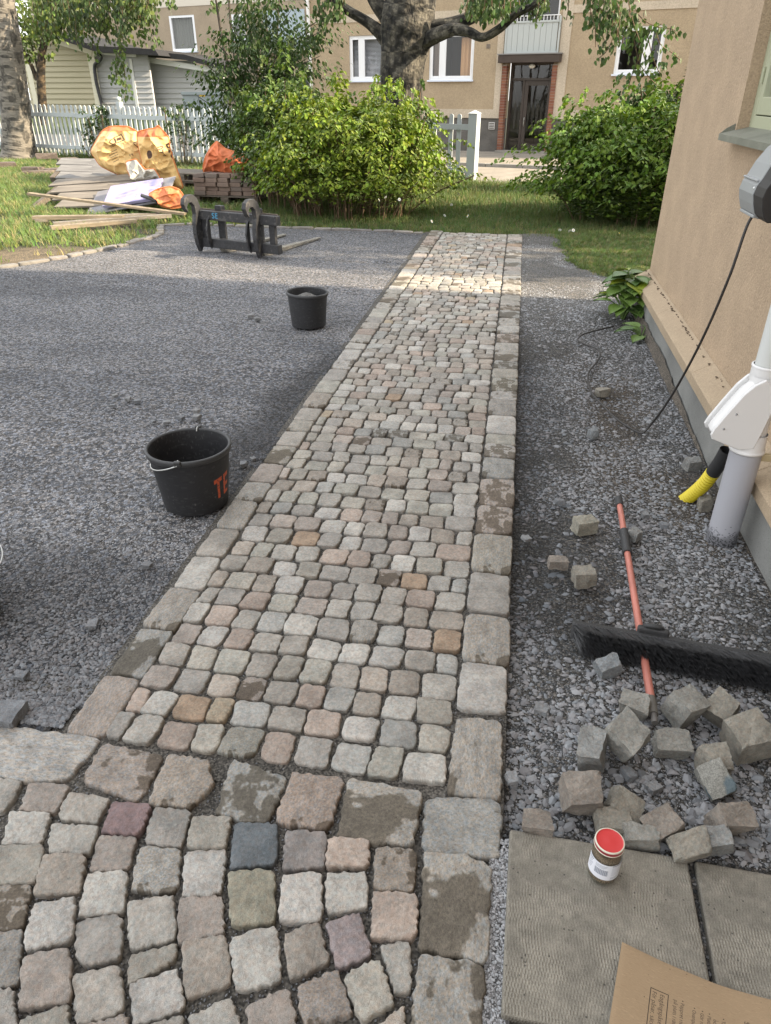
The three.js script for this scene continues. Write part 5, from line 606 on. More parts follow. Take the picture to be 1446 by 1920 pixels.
// the wing farther back on the left
{
  const n = -19, b = thing('apartment_wing', 'beige apartment block farther back on the left behind the shed and the shrub', 'apartment building', F(0, 0, n), -FA);
  const wm = mat(rgb(0.42, 0.345, 0.26), 0.93, { map: stuccoC, bumpMap: stuccoB, bumpScale: 0.004 }), pale = mat(rgb(0.60, 0.54, 0.45), 0.9), white = mat(rgb(0.76, 0.76, 0.77), 0.5), glass = phys(rgb(1, 1, 1), 0.02, { transmission: 1, thickness: 0 }), dim = mat(rgb(0.12, 0.125, 0.11), 0.95);
  const c = (x, y) => FPt(x, y, n), w1 = [c(316, 30), c(371, 96)], w2 = [c(432, 27), c(462, 73)], R = [w1, w2].map(([p, q]) => [p[0], q[0], q[1], p[1]]);
  const s0 = c(150, 100)[0] - 4, s1 = c(640, 100)[0] + 1, w = extr([[s0, 0], [s1, 0], [s1, 12], [s0, 12]], 0.3, 0, R.map(([a, e, y0, y1]) => [[a, y0], [a, y1], [e, y1], [e, y0]])); w.translate(0, 0, -0.3); mesh('wall', boxUV(w, 2.2), wm, b);
  const by = c(400, 10)[1]; mesh('band', box(s1 - s0, 0.5, 0.05, (s0 + s1) / 2, by + 0.28, 0.0), pale, b); mesh('roof', box(s1 - s0 + 0.6, 0.2, 10, (s0 + s1) / 2, 12.1, -4.6), mat(rgb(0.1, 0.08, 0.07), 0.9), b);
  R.forEach(([a, e, y0, y1], i) => { const g = new THREE.Group(); g.name = i ? 'window_001' : 'window'; b.add(g); const r = (x0, x1, ya, yb, z) => box(x1 - x0, yb - ya, 0.1, (x0 + x1) / 2, (ya + yb) / 2, z); mesh('window_frame', [r(a, a + 0.16, y0, y1, -0.06), r(e - 0.16, e, y0, y1, -0.06), r(a + 0.16, e - 0.16, y0, y0 + 0.16, -0.06), r(a + 0.16, e - 0.16, y1 - 0.12, y1, -0.06)], white, g); mesh('pane', new THREE.PlaneGeometry(e - a - 0.3, y1 - y0 - 0.26).translate((a + e) / 2, (y0 + y1) / 2, -0.06), glass, g); mesh('window_sill', box(e - a + 0.1, 0.06, 0.14, (a + e) / 2, y0 - 0.03, 0.03), mat(rgb(0.6, 0.64, 0.7), 0.5), g); const cu = new THREE.PlaneGeometry(e - a, y1 - y0, 60, 1), p = cu.attributes.position; for (let k = 0; k < p.count; k++) p.setZ(k, 0.03 * Math.sin(p.getX(k) * 26)); cu.computeVertexNormals(); mesh('curtain', cu.translate((a + e) / 2, (y0 + y1) / 2, -0.24), dim, g); });
  const bl = c(500, 22), br2 = c(581, 90), pn = mat(rgb(0.36, 0.42, 0.46), 0.6); for (let i = 0; i < 10; i++) mesh('balcony_panel', box((br2[0] - bl[0]) / 10 * 0.96, bl[1] - br2[1], 0.05, lerp(bl[0], br2[0], (i + 0.5) / 10), (bl[1] + br2[1]) / 2, 0.4 + (i % 2) * 0.02), pn, b);
  mesh('balcony_floor', box(br2[0] - bl[0] + 0.1, 0.2, 0.5, (bl[0] + br2[0]) / 2, br2[1] - 0.1, 0.2), pale, b);
  const g0 = c(530, 146), g1 = c(582, 172); mesh('cellar_door', box(g1[0] - g0[0], g0[1] - g1[1] + 1.2, 0.08, (g0[0] + g1[0]) / 2, (g0[1] + g1[1]) / 2 - 0.6, 0.03), mat(rgb(0.05, 0.05, 0.052), 0.7), b);
}
// ---------------------------------------------------------------- shed
{
  struct('bank', sheet(-48, -9.5, -46, -31, 0.8, (x, z) => 0.002 + 0.62 * smooth(-34, -41, z) + 0.03 * (fbm(x * 0.8, z * 0.8, 4) - 0.5), (x, z) => z < -33.2 - (x + 9) * 0.1 * 0 && z > -46, (x, z) => { const k = 0.8 + 0.5 * fbm(x, z, 8); return [k, k, k]; }, 2), mat(rgb(0.13, 0.19, 0.035), 1, { map: gritC, vertexColors: true }), 'sunlit grass bank rising to the shed');
  const s = thing('shed', 'grey and yellowish clapboard shed with a dark low pitched roof behind the fence', 'shed', [0, 0, 0]);
  const cream = mat(rgb(0.40, 0.36, 0.25), 0.8), grey = mat(rgb(0.41, 0.41, 0.41), 0.8), trim = mat(rgb(0.62, 0.58, 0.46), 0.7), wtrim = mat(rgb(0.64, 0.64, 0.62), 0.7), roofM = mat(rgb(0.045, 0.045, 0.05), 0.8, { map: gritC });
  const face = (xa, xb, z, ytA, ytB, m) => { for (let y = 0.35; y < Math.max(ytA, ytB); y += 0.25) { let a = xa, b = xb; if (y > Math.min(ytA, ytB) - 0.05) { const xc = lerp(xa, xb, clamp((y - ytA) / (ytB - ytA))); if (ytA > ytB) b = xc; else a = xc; } if (b - a < 0.1) continue; const g = extr([[0.0, 0], [0.075, 0.0], [0.075, 0.02], [0.012, 0.25], [0.0, 0.25]], b - a); g.rotateY(-Math.PI / 2); const bb = new THREE.Box3().setFromBufferAttribute(g.attributes.position); g.translate(a - bb.min.x, y, z - bb.min.z); mesh('siding_board', boxUV(g), m, s); } mesh('wall_core', boxUV(extr([[xa, 0.2], [xb, 0.2], [xb, ytB], [xa, ytA]], 0.1).translate(0, 0, z - 0.1)), m, s); };
  const P = (x, y, z) => Z(x, y, z), zA = -41, zB = -41.25, zC = -42.4;
  face(P(40, 100, zA).x, P(176, 150, zA).x, zA, P(100, 73, zA).y, P(176, 97, zA).y, cream);
  face(P(176, 150, zB).x, P(284, 150, zB).x, zB, P(180, 106, zB).y, P(284, 108, zB).y, grey);
  face(P(284, 150, zC).x, P(420, 150, zC).x, zC, P(290, 112, zC).y, P(410, 131, zC).y, grey);
  mesh('corner_trim', slab(P(163, 100, zA + 0.05), P(176, 100, zA + 0.05), P(176, 222, zA + 0.05), 0.06), trim, s); mesh('corner_trim', slab(P(48, 120, zA + 0.05), P(57, 120, zA + 0.05), P(66, 215, zA + 0.05), 0.06), trim, s); mesh('corner_trim', slab(P(242, 110, zB + 0.08), P(247, 110, zB + 0.08), P(255, 205, zB + 0.08), 0.05), wtrim, s);
  { const a = P(60, 60, zA + 0.3), b2 = P(180, 95, zA + 0.3), c2 = P(300, 112, zA + 0.3), mk = (p, q, y, h, d, m, n) => { const g = bar(p.clone().setY(p.y + y), q.clone().setY(q.y + y), d, h); mesh(n, g, m, s); };
    mk(P(70, 66, zA + 0.35), P(178, 99, zA + 0.35), 0, 0.26, 0.08, trim, 'gable_board'); mk(P(172, 97, zB + 0.4), P(255, 103, zB + 0.4), 0, 0.2, 0.08, wtrim, 'eaves_board'); mk(P(276, 112, zC + 0.5), P(410, 133, zC + 0.5), 0, 0.24, 0.08, wtrim, 'eaves_board');
    const roof = (pts, z0, z1, n) => { const f = pts.map(([x, y]) => P(x, y, z0)), k = []; const g = extr(f.map(v => [v.x, v.y]), z0 - z1); g.translate(0, 0, z1); mesh(n, boxUV(g), roofM, s); };
    roof([[40, 50], [100, 62], [180, 86], [290, 92], [298, 104], [182, 98], [100, 70], [40, 58]], zA + 0.9, zA - 6, 'roof'); roof([[278, 96], [345, 102], [425, 124], [425, 132], [345, 112], [278, 106]], zC + 0.9, zC - 5, 'roof'); }
  mesh('rain_pipe', tube([P(183, 101, zA + 0.3), P(190, 106, zA + 0.3), P(187, 114, zA + 0.25), P(178, 122, zA + 0.15), P(180, 150, zA + 0.15), P(191, 196, zA + 0.15), P(194, 212, zA + 0.15)], 0.085, 40, 10), mat(rgb(0.02, 0.02, 0.024), 0.4), s);
  // narrow panel beside the birch, cabinet by the shrub
  const p = thing('notice_panel', 'narrow upright panel, white and turquoise above black, beside the birch trunk', 'panel', [0, 0, 0]); mesh('upper_panel', slab(P(38, 142, -36), P(47, 142, -36), P(49, 156, -36), 0.06), mat(rgb(0.66, 0.70, 0.78), 0.5), p); mesh('middle_panel', slab(P(40, 156, -36), P(49, 156, -36), P(50, 161, -36), 0.06), mat(rgb(0.12, 0.40, 0.36), 0.5), p); mesh('lower_panel', slab(P(42, 161, -36), P(50, 161, -36), P(54, 222, -36), 0.06), mat(rgb(0.03, 0.033, 0.035), 0.5), p);
  const c = thing('utility_cabinet', 'grey green utility cabinet with a small yellow sticker behind the fence', 'cabinet', [0, 0, 0]); const cm = mat(rgb(0.20, 0.235, 0.24), 0.6), cz = -27; mesh('body', slab(P(347, 178, cz), P(422, 178, cz), P(351, 250, cz), 0.5, 1, 0.02), cm, c); mesh('lid', slab(P(345, 172, cz + 0.02), P(424, 172, cz + 0.02), P(345, 178, cz + 0.02), 0.56, 1, 0.01), cm, c); for (const x of [372, 398]) mesh('door_seam', slab(P(x, 182, cz + 0.255), P(x + 1, 182, cz + 0.255), P(x + 3, 246, cz + 0.255), 0.01), mat(rgb(0.05, 0.06, 0.06), 0.7), c); mesh('sticker', slab(P(374, 176, cz + 0.262), P(384, 176, cz + 0.262), P(374, 181, cz + 0.262), 0.01), mat(rgb(0.62, 0.42, 0.02), 0.6), c);
}
// ---------------------------------------------------------------- fence
{
  const A = V(-16.6, 0, fenceZ(-16.6)), Bp = V(-0.97, 0, -16.33), L = A.distanceTo(Bp), ang = -Math.atan2(Bp.z - A.z, Bp.x - A.x), f = thing('picket_fence', 'pale grey picket fence with rounded tops along the street', 'fence', A, ang), m = mat(rgb(0.41, 0.44, 0.445), 0.7, { bumpMap: woodB, bumpScale: 0.001 }), q = rng(3);
  const H = (x) => 1.34 - 0.12 * x / L, pick = [0, 1, 2].map(() => { const sh = new THREE.Shape(); sh.moveTo(-0.046, 0); sh.lineTo(0.046, 0); sh.lineTo(0.046, 0.955); sh.absarc(0, 0.955, 0.046, 0, Math.PI); sh.lineTo(-0.046, 0); const g = new THREE.ExtrudeGeometry(sh, { depth: 0.022, bevelEnabled: false, curveSegments: 6 }); return boxUV(g); });
  for (let x = 0.15; x < L - 0.2; x += 0.187) { if (Math.abs((x + 0.6) % 4.78 - 2.39) < 0.1) continue; const o = mesh('picket', pick[0], m, f); o.scale.set(1, H(x) - 0.05, 1); o.position.set(x, 0.07, 0.03); o.rotation.z = (q() - 0.5) * 0.015; }
  for (const [y, h] of [[0.20, 0.09], [1.0, 0.1]]) for (let x = 0; x < L - 0.3; x += 2.4) mesh('rail', box(Math.min(2.39, L - 0.1 - x), h, 0.045, x + Math.min(2.4, L - 0.1 - x) / 2, y + 0.1 * (1 - x / L), 0.005 + 0.06), m, f);
  for (let x = 1.79; x < L - 1; x += 4.78) { const p = new THREE.Group(); p.name = 'fence_post'; f.add(p); mesh('post', box(0.13, 1.42, 0.13, x, 0.7, 0.03, 0.01), m, p); mesh('ball', new THREE.SphereGeometry(0.06, 14, 10).translate(x, 1.47, 0.03), m, p); }
  const g = new THREE.Group(); g.name = 'gate_post'; f.add(g); mesh('post', box(0.19, 1.27, 0.19, L, 0.62, 0.04, 0.012), m, g); const cap = new THREE.ConeGeometry(0.155, 0.06, 4); cap.rotateY(Math.PI / 4); cap.translate(L, 1.285, 0.04); mesh('post_cap', cap.toNonIndexed(), m, g);
}
// ---------------------------------------------------------------- trees, shrubs
const leafShape = (w, fold, droop) => { const p = [], P = [[0, 0, 0], [0.28, fold, w], [0.28, 0, 0], [0.28, fold, -w], [0.66, fold * 0.8 - droop * 0.4, w * 0.75], [0.66, -droop * 0.4, 0], [0.66, fold * 0.8 - droop * 0.4, -w * 0.75], [1, -droop, 0]]; for (const [a, b, c] of [[0, 1, 2], [0, 2, 3], [1, 4, 2], [2, 4, 5], [3, 2, 6], [2, 5, 6], [4, 7, 5], [5, 7, 6]]) p.push(...P[a], ...P[b], ...P[c]); const g = new THREE.BufferGeometry(); g.setAttribute('position', new THREE.Float32BufferAttribute(p, 3)); g.computeVertexNormals(); return g; };
const LEAF = leafShape(0.30, 0.06, 0.12), BIRCH = leafShape(0.36, 0.04, 0.06), leafM = phys(rgb(1, 1, 1), 0.66, { transmission: 0.5, thickness: 0, ior: 1.3 }), leafMat = phys(rgb(1, 1, 1), 0.95, { transmission: 0.42, thickness: 0 });
const stemM = mat(rgb(0.13, 0.085, 0.05), 0.9), barkM = mat(rgb(0.34, 0.325, 0.30), 0.95, { map: barkC, bumpMap: barkB, bumpScale: 0.06 }), birchM = mat(rgb(0.30, 0.29, 0.275), 0.9, { map: birchC, bumpMap: birchB, bumpScale: 0.02 });
function leafAt(q, p, dir, size, col, upness = 0.6) { const x = dir.clone().normalize(), up = V((q() - 0.5) * 1.4, upness + q() * 0.6, (q() - 0.5) * 1.4), z = new THREE.Vector3().crossVectors(x, up).normalize(), y = new THREE.Vector3().crossVectors(z, x), m = new THREE.Matrix4().makeBasis(x, y, z); return [p.clone(), new THREE.Quaternion().setFromRotationMatrix(m), V(size, size, size), col]; }
function leafTone(q, c, k = 1) { const e = k * (0.7 + 0.6 * q()), w = q(); return rgb(c[0] * e * (0.85 + 0.35 * w), c[1] * e, c[2] * e * (1.1 - 0.3 * w)); }
function shrub(name, label, c, rx, rz, h, n, leaf, tone, seed, o = {}) {
  const t = thing(name, label, 'bush', [c[0], 0, c[1]]), q = rng(seed), L = [], stems = [], bare = o.bare ?? 0.32;
  for (let i = 0; i < n; i++) {
    const a = q() * 6.283, u = Math.pow(q(), 0.5), el = q(), lump = 0.78 + 0.42 * fbm(Math.cos(a) * 2.2 + 5, Math.sin(a) * 2.2 + el * 3, seed, 0, 3) + 0.06 * q();
    const sy = h * lump * (0.22 + 0.8 * Math.pow(el, 0.75)), ph = Math.sqrt(Math.max(0.03, 1 - Math.pow(sy / (h * 1.12), 2.4))), base = V(Math.cos(a) * rx * 0.55 * u, 0, Math.sin(a) * rz * 0.55 * u), tip = V(Math.cos(a) * rx * ph * lump * (0.55 + 0.45 * q()), sy, Math.sin(a) * rz * ph * lump * (0.55 + 0.45 * q()));
    if (q() < 0.09) tip.multiplyScalar(1.1 + 0.16 * q()).add(V(0, 0.06 * q(), 0)); const k1 = base.clone().lerp(tip, 0.35).setY(tip.y * 0.55 + 0.05), k2 = base.clone().lerp(tip, 0.78).setY(tip.y * 1.03 + 0.05), cv = new THREE.CatmullRomCurve3([base, k1, k2, tip]), len = cv.getLength();
    if (i < (o.stems ?? 90)) stems.push(tube([base, k1, k2], 0.006 + 0.005 * q(), 7, 4));
    const m = Math.floor(len * (o.dens ?? 21)), bright = 0.75 + 0.5 * q();
    for (let j = 0; j < m; j++) { const f = bare * (0.6 + 0.7 * q()) + (1 - bare * 0.6) * (j + q()) / m; if (f > 1) continue; const p = cv.getPoint(f), d = cv.getTangent(f), side = new THREE.Vector3().crossVectors(d, V(0, 1, 0)).normalize().multiplyScalar(q() < 0.5 ? 1 : -1), off = 0.06 * q(); p.addScaledVector(side, off).add(V((q() - 0.5) * 0.07, (q() - 0.5) * 0.07, (q() - 0.5) * 0.07)); if (p.y < 0.1) continue; const dir = d.multiplyScalar(0.7).add(side).add(V((q() - 0.5) * 0.6, -0.15 - 0.45 * q(), (q() - 0.5) * 0.6)); L.push(leafAt(q, p, dir, leaf * (0.6 + 0.6 * q()), leafTone(q, tone, bright * (0.8 + 0.35 * f)))); }
  }
  const fol = instances('foliage', LEAF, leafM, L, null, t); tag(mesh('stems', stems, stemM, t), null, null, null, 'stuff'); return t;
}
const YG = [0.17, 0.245, 0.018], DG = [0.045, 0.088, 0.018], MG = [0.085, 0.145, 0.02];
shrub('bush', 'large bright yellow green bush in the middle, in front of the thick tree trunk', [-2.5, -11.5], 1.64, 1.25, 1.30, 1300, 0.068, YG, 61, { stems: 120, bare: 0.26, dens: 27 });
shrub('bush', 'darker green bush joining the left side of the bright bush, by the brick stack', [-3.72, -12.3], 1.05, 1.0, 1.5, 520, 0.075, MG, 62, { stems: 60 });
shrub('bush', 'dense green bush to the right of the lawn gap, partly hidden by the house corner', [1.85, -11.5], 2.12, 1.25, 1.33, 1600, 0.076, [0.125, 0.21, 0.02], 63, { bare: 0.04, dens: 25, stems: 30 });
shrub('bush', 'dull green bush standing behind the right bush, below the right window', [2.6, -14.2], 1.8, 0.9, 1.5, 380, 0.09, [0.05, 0.10, 0.02], 64);
shrub('bush', 'small bush at the foot of the thick tree trunk', [-2.3, -13.6], 1.3, 0.7, 1.38, 260, 0.08, MG, 65);
for (const [x, y, s] of [[215, 275, 0], [345, 285, 1], [283, 262, 2]]) { const p = G(x, y + 25, 0); shrub('fence_shrub', ['thin leafy shrub growing through the fence left of the gate ball', 'thin leafy shrub growing through the fence behind the pallet', 'low leafy shrub behind the orange sack'][s], [p.x, fenceZ(p.x) + 0.25], 0.55, 0.3, [1.15, 1.25, 0.9][s], 34, 0.085, DG, 70 + s, { stems: 12, dens: 16 }); }
// dark leafy tree left of the big bush
{
  const q = rng(81), z0 = -14.4, b = G(492, 332, 0), t = thing('small_tree', 'dark leafy small tree with thin stems between the fence and the bright bush', 'tree', [b.x, 0, b.z]), L = [], W = [], O = V(b.x, 0, b.z);
  for (let i = 0; i < 5; i++) W.push(limb([V(0.1 * (i - 2), 0, 0.1 * Math.sin(i)), V(0.16 * (i - 2), 1.0, 0.2 * Math.sin(i * 2)), V(0.3 * (i - 2), 2.4, 0.3 * Math.sin(i * 2)), V(0.36 * (i - 2), 4.0, 0.3 * Math.sin(i * 3))], [0.05, 0.04, 0.03, 0.012], 7, 14, 0.08, i));
  const sprays = [[385, 120, .9], [405, 210, .9], [390, 250, .8], [420, 160, 1], [440, 90, 1], [430, 40, 1], [455, 135, 1], [470, 60, 1], [470, 15, 1], [480, 170, 1], [500, 110, 1], [505, 40, 1], [520, 160, 1], [530, 90, 1], [545, 20, 1], [550, 125, .9], [560, 60, .9], [575, 110, .8], [600, 60, .7], [610, 30, .7], [600, 105, .6], [585, 140, .6], [450, 190, 1], [500, 195, 1], [540, 190, 1], [410, 230, 1], [440, 225, 1], [370, 180, .6], [395, 70, .5], [560, 165, .9], [520, -20, 1], [460, -30, 1], [480, 215, 1], [425, 110, .8], [615, 45, .5]];
  for (const [x, y, k] of sprays) { const c = Z(x, y, z0 + (q() - 0.5) * 1.6).sub(O), root = V(c.x * 0.25 + (q() - 0.5) * 0.2, Math.max(0.5, c.y - 0.5 - 0.5 * q()), c.z * 0.3); W.push(limb([root, root.clone().lerp(c, 0.5).add(V(0, 0.1, 0)), c], [0.018, 0.012, 0.005], 5, 8, 0.05, 3)); const n = Math.floor(300 * k); for (let i = 0; i < n; i++) { const f = Math.pow(q(), 0.7), r = 0.36, e = V((q() + q() - 1) * r * 1.7, (q() + q() - 1) * r * 0.45 - 0.1, (q() + q() - 1) * r * 1.3), p = root.clone().lerp(c, 0.35 + 0.65 * f).addScaledVector(e, 0.4 + 0.6 * f); L.push(leafAt(q, p, e.clone().setY(e.y - 0.2), 0.08 * (0.6 + 0.6 * q()), leafTone(q, [0.05, 0.095, 0.018], 0.75 + 0.5 * q()), 0.7)); } }
  mesh('trunk', W, mat(rgb(0.05, 0.04, 0.03), 0.95), t); instances('crown', LEAF, leafM, L, null, t);
}
// hanging birch twigs: a wavy twig with leaves on short stalks
function strand(q, pts, L, W, leaf, tone, dens = 70, spread = 0.10) { const c = new THREE.CatmullRomCurve3(pts), len = c.getLength(), n = Math.floor(len * dens); W.push(new THREE.TubeGeometry(c, 10, 0.006, 4)); for (let i = 0; i < n; i++) { const f = (i + q()) / n, p = c.getPoint(f), d = V((q() - 0.5), -0.5 - q() * 0.8, (q() - 0.5)); p.add(V((q() - 0.5) * spread * 2, (q() - 0.5) * spread, (q() - 0.5) * spread * 2)); L.push(leafAt(q, p, d, leaf * (0.65 + 0.55 * q()), leafTone(q, tone, 0.7 + 0.6 * q()), 0.3)); } }
// thick birch behind the bush
{
  const z = -14.5, q = rng(91), O = G(753, 342, 0); O.z = z; O.x = Z(757, 150, z).x; O.y = 0; const P = (x, y, dz = 0) => Z(x, y, z + dz).sub(O), t = thing('birch_tree', 'thick grey barked birch trunk with spreading limbs behind the bright bush', 'tree', O);
  mesh('trunk', limb([V(0, -0.1, 0), V(0.0, 0.5, 0), P(753, 170), P(757, 110), P(764, 50), P(770, 0), P(778, -70), P(786, -200)], [0.52, 0.42, 0.375, 0.395, 0.46, 0.43, 0.34, 0.25], 28, 60, 0.07, 5), barkM, t);
  const lb = [[[[735, 75], [712, 60], [690, 42], [650, 18], [610, -12], [560, -50]], [0.24, 0.15, 0.115, 0.10, 0.09, 0.06]], [[[745, 45], [722, 25], [700, -5], [680, -60]], [0.26, 0.19, 0.15, 0.1]], [[[790, 62], [812, 52], [850, 44], [885, 32], [912, 15], [935, -12], [960, -60]], [0.22, 0.16, 0.14, 0.135, 0.12, 0.10, 0.06]], [[[778, 95], [800, 76], [825, 64], [850, 55], [880, 60], [905, 70], [935, 55], [970, 25], [1003, 8], [1040, -25]], [0.2, 0.17, 0.15, 0.13, 0.10, 0.085, 0.085, 0.075, 0.06, 0.04]], [[[765, 20], [775, -60], [800, -160]], [0.3, 0.25, 0.12]]];
  lb.forEach(([p, r], i) => { r = r.map((v, k) => v * (k ? 0.74 : 0.9)), mesh('limb', limb(p.map(([x, y], k) => P(x, y, i === 2 ? 0.3 * k / 5 : i === 3 ? 0.15 * k : 0)), r, 14, 40, 0.09, 20 + i), barkM, t); });
  const L = [], W = [], tone = [0.062, 0.112, 0.022], S = (a, dz = 0, k = 1, d = 70) => strand(q, a.map(([x, y]) => P(x, y, dz)), L, W, 0.085 * k, tone, d, 0.10);
  // twigs that hang in front of the facade on the right
  for (const a of [[[1000, -40], [1010, 5], [1005, 40]], [[1060, -30], [1066, 10], [1062, 38]], [[1100, -40], [1108, 10], [1105, 45]], [[1120, -40], [1135, 20], [1150, 70], [1130, 105], [1122, 110]], [[1150, -40], [1160, 20], [1185, 60], [1215, 60], [1240, 45]], [[1180, -40], [1195, 25], [1230, 50], [1262, 55], [1270, 68]], [[1150, 20], [1165, 60], [1150, 90], [1126, 88]], [[1180, 40], [1190, 80], [1200, 120], [1222, 150], [1232, 160]], [[1190, 60], [1200, 100], [1185, 140], [1178, 165], [1170, 188]], [[1230, 60], [1240, 85], [1262, 100], [1278, 115]], [[1215, 70], [1225, 110], [1238, 140]], [[1100, -30], [1125, 15], [1160, 40], [1200, 40]], [[1200, 80], [1210, 130], [1185, 135]], [[1205, 170], [1215, 185], [1208, 190]]]) S(a, 2.2, 0.9, 50);
  for (let i = 0; i < 14; i++) { const x = 1110 + 90 * q(), y = -20 + 75 * q(); S([[x - 10, y - 40], [x, y], [x + (q() - 0.5) * 30, y + 25 + 20 * q()]], 2.0 + 0.6 * q(), 0.95, 46); }
  for (let i = 0; i < 24; i++) { const x = 868 + 105 * q(), y = -10 + 26 * q(); S([[x, y - 50], [x, y], [x + (q() - 0.5) * 14, y + 14 + 16 * q()]], 0.6 + q(), 1, 60); }
  for (const x of [605, 618, 632, 596, 640]) S([[x, -50], [x + 4, 5], [x - 3, 30 + 20 * q()]], 0.5, 1, 70);
  for (let i = 0; i < 8; i++) { const x = 970 + 55 * q(); S([[x, -50], [x + 3, 0], [x, 12 + 30 * q()]], 0.8, 1, 55); }
  instances('hanging_leaves', BIRCH, leafMat, L, null, t); tag(mesh('twigs', W, stemM, t), null, null, null, 'stuff');
  // crown out of the frame above: shades what stands below it
  const C = []; for (let i = 0; i < 5200; i++) { const a = q() * 6.283, r = 4.6 * Math.sqrt(q()), y = 5.2 + 5.5 * q(), k = 1 - Math.pow(Math.abs(y - 7.8) / 3.2, 2) * 0.5; const p = V(Math.cos(a) * r * k, y, Math.sin(a) * r * k * 0.8); if (fbm(p.x * 0.9 + 9, p.z * 0.9 + p.y * 0.7, 7) < 0.46) continue; C.push(leafAt(q, p, V(q() - 0.5, -q(), q() - 0.5), 0.16, leafTone(q, tone))); } instances('crown', BIRCH, leafMat, C, null, t);
}
// birch at the left edge
{
  const z = -20.6, q = rng(97), P0 = Z(38, 296, z), O = V(P0.x, 0, z), P = (x, y, dz = 0) => Z(x, y, z + dz).sub(O), t = thing('birch_tree', 'white barked birch trunk at the left edge in front of the fence', 'tree', O);
  mesh('trunk', limb([P(40, 305), P(37, 285), P(33, 240), P(25, 170), P(16, 100), P(8, 40), P(0, -20), P(-14, -120)], [0.62, 0.47, 0.40, 0.38, 0.37, 0.34, 0.31, 0.26], 26, 60, 0.08, 5), birchM, t);
  const L = [], W = [], S = (a, k = 1, d = 50, tone = [0.062, 0.11, 0.02], dz = 0) => strand(q, a.map(([x, y]) => P(x, y, dz)), L, W, 0.115 * k, tone, d, 0.16);
  for (const a of [[[215, -40], [218, 20], [222, 90], [215, 150]], [[228, 60], [222, 120], [218, 150]], [[232, 110], [236, 165], [234, 185]], [[270, -40], [280, 30], [285, 65], [300, 85]], [[300, -40], [315, 0], [325, 15]], [[180, 20], [175, 70], [172, 110]], [[255, 20], [262, 60], [258, 80]], [[385, -30], [400, 10], [398, 20]]]) S(a, 1, 60);
  for (let i = 0; i < 120; i++) { const x = 60 + 225 * q(), y = -30 + (95 - 45 * smooth(180, 290, x)) * q(); S([[x, y - 40], [x + 2, y], [x + (q() - 0.5) * 14, y + 18 + 14 * q()]], 1, 44, q() < 0.4 ? [0.10, 0.15, 0.02] : [0.05, 0.09, 0.018], (q() - 0.3) * 2); }
  instances('hanging_leaves', BIRCH, leafMat, L, null, t); tag(mesh('twigs', W, stemM, t), null, null, null, 'stuff');
}
// slim tree in front of the shed
{
  const z = -37, q = rng(99), P0 = Z(80, 226, z), O = P0.clone(), P = (x, y) => Z(x, y, z).sub(O), t = thing('street_tree', 'slim sunlit tree with a forked trunk in front of the shed', 'tree', O), bm = mat(rgb(0.30, 0.22, 0.14), 0.9, { map: barkC, bumpMap: barkB, bumpScale: 0.02 });
  mesh('trunk', limb([P(80, 232), P(80, 200), P(77, 150), P(79, 100), P(86, 60), P(92, 10)], [0.24, 0.21, 0.2, 0.18, 0.14, 0.06], 14, 30, 0.06, 3), bm, t);
  for (const [p, r] of [[[[70, 150], [62, 130], [52, 108], [40, 90]], [0.12, 0.10, 0.08, 0.04]], [[[80, 105], [86, 88], [88, 72]], [0.1, 0.08, 0.04]], [[[72, 130], [66, 108], [60, 85]], [0.08, 0.06, 0.03]]]) mesh('limb', limb(p.map(([x, y]) => P(x, y)), r, 8, 14, 0.06, 4), bm, t);
  const L = []; for (const [x, y, n, r] of [[55, 80, 160, 1.0], [40, 60, 200, 1.2], [75, 45, 240, 1.3], [100, 40, 240, 1.4], [60, 30, 260, 1.4], [90, 10, 260, 1.5], [48, 100, 90, 0.7], [30, 20, 200, 1.4], [120, 20, 160, 1.3], [94, 104, 20, 0.3]]) { const c = P(x, y); for (let i = 0; i < n; i++) { const e = V((q() + q() - 1) * r, (q() + q() - 1) * r * 0.7, (q() + q() - 1) * r); L.push(leafAt(q, c.clone().add(e), V(q() - 0.5, -q() * 0.7, q() - 0.5), 0.19 * (0.7 + 0.5 * q()), leafTone(q, [0.11, 0.16, 0.02]))); } }
  instances('crown', BIRCH, leafMat, L, null, t);
}
// trees out of the frame on the right that shade the far end of the path and the right bush
for (const [x, z, y, r, rz, n, s] of [[10.5, -8.35, 5.5, 2.5, 1.45, 6500, 1], [8.5, -11.3, 3.0, 1.7, 1.3, 2600, 2], [15, -8.9, 8.2, 2.6, 1.25, 4200, 3]]) { const q = rng(120 + s), t = thing('garden_tree', ['', 'tree beside the house, out of the picture on the right', 'low tree at the end of the house, out of the picture on the right', 'tall tree farther off, out of the picture on the right'][s], 'tree', [x, 0, z]); mesh('trunk', limb([V(0, 0, 0), V(0.1, y * 0.5, 0), V(0, y + r * 0.5, 0)], [0.16, 0.12, 0.04], 10, 14, 0.06, s), barkM, t); const L = []; for (let i = 0; i < n; i++) { const e = V(q() * 2 - 1, q() * 2 - 1, q() * 2 - 1); if (e.length() > 1) continue; const p = V(e.x * r, y + e.y * r, e.z * rz); if (fbm(p.z * 1.6 + 3, p.y * 1.2 + 4, 9 + s, 0, 3) < 0.45) continue; L.push(leafAt(q, p, V(q() - 0.5, -q(), q() - 0.5), 0.24, leafTone(q, MG))); } instances('crown', BIRCH, leafMat, L, null, t); }
